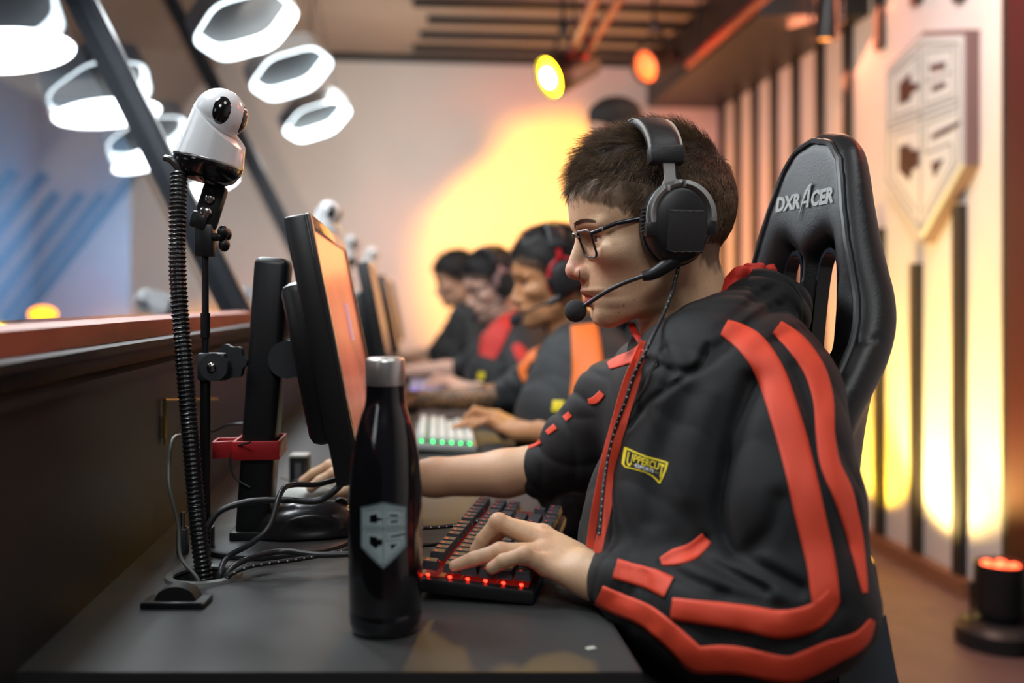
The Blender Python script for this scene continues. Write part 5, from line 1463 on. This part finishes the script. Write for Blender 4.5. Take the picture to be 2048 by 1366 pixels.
# chest badge
def badge():
    org = P(1291,931,1.0); d_ = (org-Vector((0,0,CZ))).normalized(); h_ = jb.ray_cast(Vector((0,0,CZ)), d_, 4)
    o0 = h_[0]; 
    right = (P(1330,922,1)-P(1252,902,1)); sc = o0.y
    right = Vector((right.x*1.0, right.x*.12, right.z)).normalized(); up = Vector((.16,0,1))
    W = .0345                                   # width of the badge
    # unit coordinates: x -.5..+.5, y up
    def arch(x, y): return (x*W, (y-.10*(x*2)**2*(0))*W)
    def put(name, polys, mt, off, bend=True):
        V_, F_ = [], []
        for pl in polys:
            V2, F2 = subdivide_flat([(x,y,0) for x,y in pl], [list(range(len(pl)))], maxlen=.045)
            b0 = len(V_); V_ += [(v[0]*W, v[1]*W) for v in V2]; F_ += [[b0+i for i in f] for f in F2]
        out, n_ = lay(V_, F_, o0, right, up, jb, off); return from_arrays(name, [tuple(v) for v in out], F_, mt, p1, world=True, smooth=False)
    yel = mat('yellow_print', (238,214,30), .6); wht = mat('white_print', (226,228,232), .6); dk = M_jack
    outer = [(-.50,.285),(-.46,.30),(0,.27),(.50,.30),(.485,.10),(.40,-.36),(.36,-.34),(.20,-.235),(0,-.20),(-.22,-.215),(-.44,-.27),(-.50,-.20)]
    inner = [(-.455,.245),(0,.225),(.45,.25),(.43,.08),(.372,-.285),(.20,-.185),(0,-.155),(-.22,-.165),(-.43,-.215),(-.458,-.17)]
    put('badge_border', [outer], yel, .0010); put('badge_field', [inner], dk, .0018)
    def txt(s_, size, x0, y0, sx, sy, mt, name, big=False, off=.0026):
        V_, F_ = text_polys(s_, 1, .02)
        x_ = V_[:,0]; y_ = V_[:,1]; w_ = x_.max()-x_.min(); x_ = (x_-x_.min())/w_-.5; y_ = y_/max(y_.max(), .01)
        X = x0+x_*sx; Yb = y0+y_*sy
        if big:
            low = np.abs(x_) > .39; ext = np.where(low, .27, 0)
            Yb = y0+sy*y_-ext*(1-y_)*.62
        V2, F2 = subdivide_flat(np.stack([X*W, Yb*W, X*0], 1), F_, maxlen=.003)
        out, n_ = lay([(v[0], v[1]) for v in V2], F2, o0, right, up, jb, off)
        return from_arrays(name, [tuple(v) for v in out], F2, mt, p1, world=True, smooth=False)
    txt('UPPERCUT', 1, 0, .0, .86, .205, yel, 'badge_lettering', True)
    txt('ESPORTS', 1, -.02, -.125, .46, .095, wht, 'badge_small_lettering', False, .0027)
    dots = []
    for x_ in (-.33,-.28,.26,.31):
        dots.append([(x_+.012*math.cos(k*PI/4), -.085+.012*math.sin(k*PI/4)) for k in range(8)])
    put('badge_dots', dots, yel, .0027)
badge()

# headset, glasses, ring
hs1 = headset('black headset with silver yoke and microphone worn by the nearest player', H1, M_shell)
M_lens = bpy.data.materials.new('spectacle_lens'); M_lens.use_nodes = True; _glass(M_lens)
for n_ in M_lens.node_tree.nodes:
    if n_.type == 'BSDF_TRANSPARENT': n_.inputs['Color'].default_value = (.92,.89,.91,1)
    if n_.type == 'FRESNEL': n_.inputs['IOR'].default_value = 1.45
glasses('black-rimmed rectangular glasses on the nearest player\'s nose', H1, mat('black_frame', (22,24,30), .3, coat=.3), M_lens)
nr = thing('nose_ring', 'thin dark nose ring on the nearest player\'s nostril', 'ring', H1@Vector((.0890,.0155,-.0590)))
m = MB(); c_ = Vector((.0893,.0150,-.0600)); m.tube([H1@(c_+Vector((0,.0058*math.cos(a_*PI/8),.0058*math.sin(a_*PI/8)))) for a_ in range(16)], .00045, 6, closed=True); m.build('ring', mat('dark_metal', (40,36,34), .3, metal=.8), nr, world=True)
# headset cable
cb = [H1@Vector((-.010,.096,-.050)), P(1350,562,1.105), P(1342,590,1.095), P(1326,630,1.085)]+[onj(a, b, 1.14, .024) for a, b in ((1305,675),(1288,710),(1266,755),(1250,805),(1230,860),(1214,925),(1206,980),(1202,1030),(1198,1070))]
cable('patterned headset cable hanging from the ear cup over the orange drawstrings', cb, .0021, M_rub, dots=.0062, n=14, name='headset_cable')
# ------------------------------------------------------------ gaming chairs
M_leath = mat('black_chair_leather', (24,25,27), .42, var=.05, vscale=30, bump=.15, bscale=420, spec=.45)
M_leath2 = mat('dark_chair_side', (30,28,29), .45, bump=.15, bscale=420)
M_pipe = mat('chair_piping', (40,42,44), .38)
LEANA = math.radians(6)
HWv = [0,.15,.30,.42,.50,.58,.64,.70,.75,.785,.805,.815]; HWw = [.19,.212,.230,.222,.198,.162,.132,.107,.088,.070,.046,.0]
def outl(n=60):
    vs = np.concatenate([np.linspace(0, .78, n), .78+.035*np.sin(np.linspace(0, PI/2, 14))[1:]])
    ws = np.interp(vs, HWv, HWw); ker = np.array([1,2,3,2,1])/9; w2 = np.convolve(np.pad(ws, 2, mode='edge'), ker, 'valid'); w2[-8:] = ws[-8:]
    return vs, w2
OV, OW = outl()
def wing(u, v):
    k = np.clip((np.abs(u)-.085)/.12, 0, 1); k = k*k*(3-2*k)
    h = np.clip((.62-v)/.20, 0, 1); h = h*h*(3-2*h)
    return .085*k*h+.012*np.clip((np.abs(u)-.06)/.1, 0, 1)*np.clip((v-.62)/.1, 0, 1)
def back_xyz(u, v, off):
    x = -.02+wing(u, v)+off
    return np.stack([x*math.cos(LEANA)-v*math.sin(LEANA), u, .46+v*math.cos(LEANA)+x*math.sin(LEANA)], -1)
HOLES = [[(.015,.520),(.070,.535),(.066,.625),(.050,.662),(.019,.645)]]
poly = [(w, v) for v, w in zip(OV, OW)]; poly = poly+[(-w, v) for w, v in reversed(poly[:-1])]
poly = np.array(poly)[::2]
def back_field(p):
    x, y, z = p[:,0], p[:,1], p[:,2]-.46
    c, s = math.cos(LEANA), math.sin(LEANA)
    X = x*c+z*s+.02; v = -x*s+z*c; u = y
    X = X-wing(u, v)
    d2 = sd_poly2(u, v, poly)
    for hp in HOLES: d2 = smax(d2, -(sd_poly2(np.abs(u), v, hp)-.004), .012)
    # front softness: thinner near edges, post between the holes
    dh = np.minimum.reduce([np.abs(sd_poly2(np.abs(u), v, hp)) for hp in HOLES])
    th = .021-.010*np.exp(-(dh/.022)**2)+.006*np.sin(np.clip((.80-v)/.5, 0, 1)*PI)
    rd = .026
    q0 = d2+rd; q1 = np.abs(X)-th+rd
    d = np.minimum(np.maximum(q0, q1), 0)+np.sqrt(np.maximum(q0, 0)**2+np.maximum(q1, 0)**2)-rd
    # seam groove where headrest meets the shoulders
    g = np.abs(v-(.530+.35*np.clip(np.abs(u)-.10, 0, 1)))
    d = d+.003*np.exp(-(g/.004)**2)*(np.abs(u) > .10)*(X > 0)
    return d*.8
BV, BF = mesh_field(back_field, (-.32,-.27,.40), (.14,.27,1.32), .0042)
BV = relax(BV, BF, 2, .4)
chair_loc = Vector((.296,1.226,0)); CH_RZ = PI+math.radians(14)
def make_chair():
    t = thing('gaming_chair', 'black leather gaming chair behind the nearest player with silver embroidered lettering', 'chair', chair_loc, CH_RZ, 'black gaming chairs along the desk')
    from_arrays('backrest', BV, BF, M_leath, t); bb_ = bvh_of(BV, BF)
    m = MB()
    for sgn in (1,):
        loop = [(w, v) for v, w in zip(OV, OW)]; full = loop+[(-w, v) for w, v in reversed(loop[:-1])]
        pts = []
        for u, v in full:
            q_ = Vector(back_xyz(u*.93, v*.985+.004, .035)); h_ = bb_.find_nearest(q_); pts.append(h_[0]+h_[1]*.0015)
        m.tube(pts, .0042, 8)
    m.build('piping', M_pipe, t)
    for s in (1, -1):
        hp = [(s*a, b) for a, b in HOLES[0]]; hp = [Vector((0,)+q) for q in hp]
        lp = spline(hp+[hp[0]], 5)[:-1]
        m = MB(); r1 = [m.bm.verts.new(Vector(back_xyz(q.y*1.0, q.z, .008))) for q in lp]; r2 = [m.bm.verts.new(Vector(back_xyz(q.y, q.z, -.010))) for q in lp]
        c_ = sum(lp, Vector())/len(lp)
        r3 = [m.bm.verts.new(Vector(back_xyz(c_.y+(q.y-c_.y)*.86, c_.z+(q.z-c_.z)*.92, -.010))) for q in lp]; r4 = [m.bm.verts.new(Vector(back_xyz(c_.y+(q.y-c_.y)*.86, c_.z+(q.z-c_.z)*.92, .008))) for q in lp]
        R_ = [r1, r2, r3, r4]; n = len(lp)
        for j in range(4):
            for k in range(n): m.bm.faces.new((R_[j][k], R_[j][(k+1)%n], R_[(j+1)%4][(k+1)%n], R_[(j+1)%4][k]))
        m.build('opening_frame', M_blkg, t)
    bb_ = bvh_of(BV, BF)
    # embroidery, laid on the cushion in the chair's own frame
    org = Vector(back_xyz(.0, .725, .05)); upv = Vector((-math.sin(LEANA),0,math.cos(LEANA)))
    sil = mat('silver_embroidery', (160,162,160), .5, bump=.5, bscale=900)
    allV, allF = [], []
    def add(V_, F_, x0, x1, y0, y1):
        X = V_[:,0]; Y = V_[:,1]; X = x0+(X-X.min())/(X.max()-X.min())*(x1-x0); Y = y0+(Y-0)/max(Y.max(), .01)*(y1-y0)
        V2, F2 = subdivide_flat(np.stack([X, Y, X*0], 1), F_, maxlen=.006); b0 = len(allV); allV.extend([(v[0], v[1]) for v in V2]); allF.extend([[b0+i for i in f] for f in F2])
    Va, Fa = text_polys('DXR', 1, .045); add(Va, Fa, -.068, -.008, -.0095, .0095)
    Va, Fa = text_polys('CER', 1, .045); add(Va, Fa, .016, .068, -.0095, .0095)
    A_ = [[(-.0065,-.026),(-.0045,-.006),(.001,.010),(.009,.0175),(.0165,.0185),(.013,.013),(.007,.009),(.001,-.001),(-.0035,-.012)],
          [(.0085,.012),(.0135,.0150),(.0135,-.011),(.0085,-.011)], [(.001,-.0025),(.009,-.0025),(.009,-.0055),(-.001,-.0055)]]
    for pl in A_:
        V2, F2 = subdivide_flat([(a,b,0) for a,b in pl], [list(range(len(pl)))], maxlen=.006); b0 = len(allV); allV.extend([(v[0], v[1]) for v in V2]); allF.extend([[b0+i for i in f] for f in F2])
    out, n_ = lay(allV, allF, org, (0,1,0), upv, bb_, .0012)
    ob = from_arrays('embroidered_lettering', [tuple(v) for v in out], allF, sil, t, smooth=False)
    mod = ob.modifiers.new('s', 'SOLIDIFY'); mod.thickness = .0012
    # seat
    def seat_field(p):
        d = sd_box(p, (.22,0,.44), (.27,.20,.045), .035)
        for s in (1, -1): d = smin(d, sd_cap(p, (.0,s*.225,.475), (.44,s*.215,.465), .042, .036), .03)
        return d
    V, Fc = mesh_field(seat_field, (-.08,-.29,.36), (.52,.29,.54), .009); from_arrays('seat', V, Fc, M_leath, t)
    m = MB(); m.cyl(.028, (.2,0,.10), (.2,0,.40), 20); m.box((.3,.2,.03), (.2,0,.385), bevel=.008); m.build('gas_lift', M_blk, t)
    for s in (1, -1):
        m = MB(); m.box((.055,.03,.26), (.20,s*.285,.53), bevel=.006); m.box((.05,.14,.012), (.20,s*.22,.395)); m.build('armrest_post', M_blk, t)
        m = MB(); m.box((.26,.09,.026), (.21,s*.29,.672), bevel=.011, seg=3); m.build('armrest_pad', M_rub, t)
        m = MB()
        m.prism([(-.03,s*.222,.40),(.06,s*.222,.40),(.05,s*.222,.60),(.03,s*.222,.745),(-.018,s*.222,.745),(-.04,s*.222,.64)], (0,s*.026,0))
        bmesh.ops.bevel(m.bm, geom=m.bm.edges[:], offset=.004, segments=2, affect='EDGES'); m.build('hinge_cover', mat('hinge_plastic', (56,66,74), .5), t)
    for k in range(5):
        a_ = 2*PI*k/5+.3; d = Vector((math.cos(a_), math.sin(a_), 0)); c0 = Vector((.2,0,0))
        m = MB(); m.tube([c0+Vector((0,0,.12)), c0+d*.16+Vector((0,0,.105)), c0+d*.31+Vector((0,0,.07))], .02, 8, radii=[.03,.024,.016]); leg = m.build('base_leg', M_blk, t)
        m = MB(); m.cyl(.027, c0+d*.31+Vector((-d.y*.022,d.x*.022,.028)), c0+d*.31-Vector((-d.y*.022,d.x*.022,-.028)), 18); m.build('caster', M_rub, leg)
    return t
ch1 = make_chair()
if True:
    for dY, dx, lb in ((1.13,.01,'black gaming chair behind the second player, mostly hidden by the nearest player'), (2.25,-.01,'black gaming chair behind the third player'), (3.2,-.03,'black gaming chair behind the farthest seated player')):
        c = copy_tree(ch1); c.location = chair_loc+Vector((-K*dY+dx, dY, 0)); c['label'] = lb
# ------------------------------------------------------------ the other players
def shifted(dY, dx, dz):
    return lambda q: (q[0]-K*dY+dx, q[1]+dY, q[2]+dz, q[3])
def other(label, dY, dx, dz, skin, hairc, jackc, seed, head_o, yaw=0, pitch=0, tattoo=False, hs_ring=None, hs_label='', band=M_cush, stripes=(), short=True, pr=(M_orange,), specs=None, covered=False, badge=None):
    f = shifted(dY, dx, dz)
    def g(q):       # hands stay on the desk: the drop fades out towards desk height
        r = f(q); k = max(0, min(1, (q[2]-.80)/.12)); return (r[0], r[1], q[2]+dz*k, r[3])
    J = jmap(J1, g)
    M = hm(head_o, TH+math.radians(yaw), pitch, 0)
    hv = Vector(head_o); n0 = J['neck']
    a = M@Vector((-.022,0,-.06)); nb = n0[2]
    J['neck'] = [(a.x,a.y,a.z,.050), ((a.x+nb[0])/2,(a.y+nb[1])/2,(a.z+nb[2])/2,.051), nb]
    if short: J['lsleeve'] = J['lsleeve'][:5]+[tuple(np.array(J['lsleeve'][5]))]
    t = thing('person', label, 'person', (J['legs'][0][-1][0]+.2, 1.2+dY, 0), group=None)
    lo, hi = bounds(J, BK, .02); hc = np.array(M.translation); lo = np.minimum(lo, hc-.16); hi = np.maximum(hi, hc+.16)
    V, Fc = mesh_field(body_field(J, M, False), lo, hi, .0032); V = relax(V, Fc, 1, .4)
    Lc = to_local(M, V.astype(np.float32)); c = head_cols(Lc, C3(skin), C3(tuple(int(x*.72) for x in skin)), .25, C3((26,21,19))); c[np.abs(Lc).max(1) > .2] = C3(skin)
    if tattoo:
        r = np.array(J['rarm'][1][:3]); r2 = np.array(J['rarm'][4][:3]); dd = sd_cap(V.astype(np.float32), r, r2, .045)
        n_ = np.sin(V[:,0]*190+3*np.sin(V[:,2]*210))*np.sin(V[:,2]*260+2*np.sin(V[:,0]*120))+.4*np.sin(V[:,0]*420+V[:,2]*330)
        w = ((dd < .012)&(n_ > -.45)).astype(float)[:,None]*.80; c = c*(1-w)+C3((44,50,42))*w
    from_arrays('body', V, Fc, skin_mat('skin_%d' % seed, skin), t, world=True, cols=c)
    eyes(M, t, mat('iris_brown', (60,40,28), .15, coat=.6)); brows(M, t, mat('brow_dark', (26,20,18), .6), 90, seed)
    hc_ = mat('dark_hair_mass', (20,17,16), .7); hair_cap('hair_mass', M, t, hc_, .009, .004)
    V, Fc, sh = strands('hair', M, t, hc_, 8000, (.016,.034,.040), .0007, seed); from_arrays('hair', V, Fc, hair_material('dark_hair', hairc), t, world=True, cols=C3(hairc)*sh)['kind'] = 'stuff'
    lo, hi = bounds(J, ['torso','lsleeve','rsleeve','hood'], .02); lo[2] = .5
    fj = jacket_field(J, seed)
    def ff(p): return smax(fj(p), .55-p[:,2], .01)
    V, Fc = mesh_field(ff, lo, hi, .0055); V = relax(V, Fc, 1, .4); from_arrays('jacket', V, Fc, mat('jacket_cloth_%d' % seed, jackc, .65, bump=.3, bscale=900), t, world=True)
    b = bvh_of(V, Fc)
    for nm, px_, hw, mt_, dd_ in stripes: strip_on(nm, px_, hw, b, mt_, t, depth=1.2+dY+dd_, across=7, lift=.003)
    if badge:
        for k_, (x, y) in enumerate(badge):
            d_ = (P(x,y,1)-Vector((0,0,CZ))).normalized(); h_ = b.ray_cast(Vector((0,0,CZ)), d_, 6)
            if h_[0] is not None:
                m = MB(); q = (-d_).to_track_quat('Z','Y').to_matrix(); m.box((.026,.024,.002), h_[0]-d_*.003, h_[1].to_track_quat('Z','Y').to_matrix(), bevel=.0008); m.build('badge_print', mat('yellow_print', (238,214,30), .6), t, world=True)
    garment_legs(J, t, .014)
    if hs_ring: headset(hs_label, M, hs_ring, covered, True, band, False)
    return t, J, M
M_or2 = mat('bright_orange_cloth', (236,116,36), .6, bump=.3, bscale=900); M_red2 = mat('red_cloth', (206,44,34), .6, bump=.3, bscale=900)
if True:
    Y2 = 2.34; o2 = P(1108,552,Y2)
    other('second player with short black hair, tattooed right forearm and a red-ringed headset', Y2-1.2, o2.x-H1.translation.x+K*(Y2-1.2), -.045, (190,134,92), (28,22,20), (34,36,38), 31, o2, 0, 0, True,
          mat('red_ring', (196,28,40), .4), 'black headset with bright red ear ring worn by the second player', stripes=[('shoulder_patch', [(1168,650),(1174,700),(1176,745),(1170,800)], [26,30,31,30], M_or2, -.2), ('sleeve_patch', [(1080,690),(1058,708),(1052,740),(1066,776)], [9,14,15,11], M_or2, .14)], badge=[(1116,812)])
    Y3 = 3.36; o3 = P(985,566,Y3)
    t3, J3, M3 = other('third player with dark hair, glasses and a red collar, bent towards the violet keyboard', Y3-1.2, o3.x-H1.translation.x+K*(Y3-1.2), -.05, (222,178,156), (30,24,22), (36,37,39), 41, o3, 16, 10, False,
          mat('pink_ring', (190,150,150), .4), 'black headset with pale pink ear ring worn by the third player', stripes=[('collar_front', [(1018,600),(1002,640),(985,680),(975,715)], [16,24,24,16], M_red2, -.1), ('sleeve_patch', [(1030,690),(1044,712),(1052,740)], [8,13,8], M_red2, -.18), ('sleeve_patch', [(998,752),(984,768),(972,792)], [8,10,6], M_red2, -.1)], badge=[(962,752)])
    glasses('thin dark glasses on the third player\'s nose', M3, mat('black_frame', (22,24,30), .3, coat=.3), M_lens)
    Y4 = 4.30; o4 = P(915,556,Y4)
    other('farthest seated player with dark curly hair, partly behind the third player', Y4-1.2, o4.x-H1.translation.x+K*(Y4-1.2), -.0, (200,156,128), (26,22,20), (30,31,33), 51, o4, -4, 6, False, None)
    # somebody standing at the far end of the row
    Ys = 3.95; os_ = P(1230,262,Ys); M5 = hm(os_, TH, 4, 0)
    t = thing('person', 'standing person in dark clothes, mostly hidden behind the nearest player, black hair showing above', 'person', (os_.x+.03, Ys, 0))
    bx_, by_ = os_.x+.03, Ys
    hz = os_.z
    def f5(p):
        hp = to_local(M5, p); near = np.abs(hp).max(1) < .26; d = np.linalg.norm(hp, axis=1)-.11
        if near.any(): d[near] = head_field(hp[near], True)
        d = smin(d, sd_cap(p, (bx_-.015,by_,hz-.06), (bx_,by_,hz-.25), .05, .06), .02)
        d = smin(d, sd_cap(p, (bx_,by_,hz-.25), (bx_,by_,1.0), .07, .09), .04)
        for s in (1, -1): d = smin(d, chain(p, [(bx_+.01,by_+s*.17,hz-.30,.045), (bx_+.02,by_+s*.21,hz-.58,.038), (bx_-.03,by_+s*.20,hz-.82,.026), (bx_-.05,by_+s*.19,hz-.90,.022), (bx_-.06,by_+s*.19,hz-.98,.012)]), .02)
        return d
    V, Fc = mesh_field(f5, (bx_-.3,by_-.3,.75), (bx_+.3,by_+.3,hz+.16), .005)
    Lc = to_local(M5, V.astype(np.float32)); c = head_cols(Lc, C3((196,150,124)), C3((150,90,80)), .2); c[np.abs(Lc).max(1) > .2] = C3((196,150,124))
    from_arrays('body', V, Fc, skin_mat('skin_5', (196,150,124)), t, world=True, cols=c)
    hair_cap('hair_mass', M5, t, mat('dark_hair_mass', (20,17,16), .7), .022, .004); V, Fc, sh = strands('hair', M5, t, None, 2200, (.016,.03,.036), .0009, 9)
    from_arrays('hair', V, Fc, hair_material('dark_hair', (28,22,20)), t, world=True, cols=C3((26,21,19))*sh)['kind'] = 'stuff'
    def g5(p):
        d = chain(p, [(bx_,by_+.10,hz-.30,.085), (bx_,by_+.09,1.2,.105), (bx_,by_+.09,.92,.11)], .05)
        d = smin(d, chain(p, [(bx_,by_-.10,hz-.30,.085), (bx_,by_-.09,1.2,.105), (bx_,by_-.09,.92,.11)], .05), .08)
        d = smin(d, sd_cap(p, (bx_,by_,hz-.20), (bx_,by_,hz-.30), .062, .09), .04)
        for s in (1, -1): d = smin(d, chain(p, [(bx_+.01,by_+s*.17,hz-.30,.062), (bx_+.02,by_+s*.21,hz-.58,.052), (bx_-.03,by_+s*.20,hz-.80,.042)]), .03)
        return d+folds(p, 91, .004, (1,.3,.4), 40)
    V, Fc = mesh_field(g5, (bx_-.3,by_-.35,.78), (bx_+.3,by_+.35,hz), .008); from_arrays('pullover', V, Fc, M_blackcloth if 'M_blackcloth' in globals() else mat('dark_pullover', (34,30,32), .8), t, world=True)
    def l5(p):
        d = None
        for s in (1, -1):
            c_ = chain(p, [(bx_,by_+s*.09,.90,.10), (bx_-.01,by_+s*.10,.50,.07), (bx_,by_+s*.11,.08,.055)]); d = c_ if d is None else smin(d, c_, .03)
        return smax(d, .07-p[:,2], .01)
    V, Fc = mesh_field(l5, (bx_-.2,by_-.3,.02), (bx_+.2,by_+.3,1.05), .01); from_arrays('trousers', V, Fc, M_trouser, t, world=True)
    for s in (1, -1):
        def s5(p): return smax(smin(sd_ell(p, (bx_-.06, by_+s*.11, .035), (.12,.045,.04)), sd_ell(p, (bx_, by_+s*.11, .07), (.05,.045,.06)), .03), -(p[:,2]-.002), .008)
        V, Fc = mesh_field(s5, (bx_-.2,by_+s*.11-.08,-.01), (bx_+.1,by_+s*.11+.08,.16), .006); from_arrays('shoe', V, Fc, M_shoe, t, world=True)
COOL = (.90,.96,1.0); WARM = (1,.62,.42)
for i, L in enumerate(LAMPS[:4]):
    area('lamp_light_%d' % i, L+Vector((.05,0,-.08)), L+Vector((.9,0,-1.0)), .32, [9,10,7,4][i], COOL)
for i, L in enumerate(LAMPS[4:]):
    area('lamp_light_far_%d' % i, L+Vector((.05,0,-.08)), L+Vector((.6,0,-1.0)), .32, 3.5, COOL)
# cool fill lights added over the players, no ceiling fixtures seen
area('ceiling_fill_near', (-.1,-.6,2.5), (.3,1.1,.9), .7, 17, (.95,.98,1))
area('ceiling_fill_side', (.6,.6,2.5), (.5,1.3,.8), .6, 7, (.95,.98,1))
# wall wash at the right wall
spot('uplight_near', S(1.60,3.72,.13), S(SR,3.66,.70), 100, 105, (1,.68,.22), .45, .05)
spot('uplight_far', S(1.64,4.22,.13), S(SR,4.24,.55), 90, 60, (1,.58,.03), .4, .04)
spot('uplight_edge', S(1.60,3.30,.26), S(SR,3.22,.9), 90, 40, (1,.62,.14), .5, .05)
# yellow pool on the end wall
spot('yellow_pool', Vector((.75,3.6,2.2)), Vector((.36,6.44,1.30)), 40, 760, (1,.46,.0), .35, .10)
spot('orange_pool', Vector((.75,3.6,2.2)), Vector((.4,6.44,1.3)), 60, 170, (1,.14,.04), .8, .10)
# can light on the second player
spot('can_light', P(1096,162,4.55), P(1070,600,2.5), 22, 50, (1,.55,.06), .6, .08)
# red light behind the players
spot('red_can', Vector((1.55,1.9,2.3)), Vector((.45,1.25,.9)), 60, 26, (1,.12,.05), .5, .08)
area('red_wash', Vector((1.5,4.4,2.2)), Vector((0,3.2,.6)), .6, 12, (1,.28,.14))
spot('slat_wash', S(1.2,5.2,.5), S(SR,5.4,1.2), 110, 70, (1,.26,.10), .8, .1)
spot('floor_spot', Vector((1.8,2.9,2.4)), Vector((1.36,2.62,0)), 12, 120, (1,.45,.02), .2, .03)
area('floor_warm', Vector((1.0,3.0,2.5)), Vector((1.1,2.8,0)), .6, 16, (1,.5,.35))
area('outer_room_fill', S(-1.75,6.75,1.5), S(-2.7,7.6,1.0), .6, 50, (.62,.82,1))  # added blue lamp, unseen, tints the view through the glass
area('end_wall_fill', Vector((-.62,4.7,1.95)), Vector((-.75,6.4,1.25)), .5, 12, (.95,1,.95))  # added cool fill, brightens the left of the end wall

area('ceiling_upfill', S(-.3,3.2,1.95), S(-.2,4.2,2.6), .5, 7, (1,.9,.8))  # added upward lamp, standing in for the ring lamps' light on the ceiling
spot('pipe_red_fill', S(1.1,4.2,1.9), S(.68,3.9,2.2), 60, 8, (1,.05,.02), .6)  # added red lamp, reddens the ceiling pipes
area('crest_fill', Vector((.95,3.1,2.45)), S(SR,3.7,1.9), .4, 7, (.80,.93,1))  # added cool lamp with no visible source, brightens the crest
area('outer_side_light', S(-1.9,4.6,2.2), S(-2.9,4.8,1.0), .6, 14, (.62,.82,1))
area('ceiling_red_fill', Vector((.55,4.6,2.0)), Vector((.6,5.4,2.6)), .5, 5, (1,.42,.34))  # added upward lamp, warms the ceiling between the fins
world = bpy.data.worlds.new('room_ambient'); scene.world = world; world.use_nodes = True
world.node_tree.nodes['Background'].inputs[0].default_value = rgb((118,116,122)); world.node_tree.nodes['Background'].inputs[1].default_value = .20

cam = bpy.data.cameras.new('camera'); co = bpy.data.objects.new('camera', cam); COL.objects.link(co)
co.location = (0,0,CZ); co.rotation_euler = (PI/2,0,0)
cam.lens = 35; cam.sensor_width = 36; cam.sensor_fit = 'HORIZONTAL'; cam.shift_y = -83/2048.0
cam.clip_start = .02; cam.clip_end = 60
cam.dof.use_dof = True; cam.dof.focus_distance = 1.17; cam.dof.aperture_fstop = 2.2
scene.camera = co
scene.view_settings.view_transform = 'Standard'; scene.view_settings.look = 'None'
scene.view_settings.gamma = 1; scene.view_settings.exposure = 0.0; scene.view_settings.use_curve_mapping = False
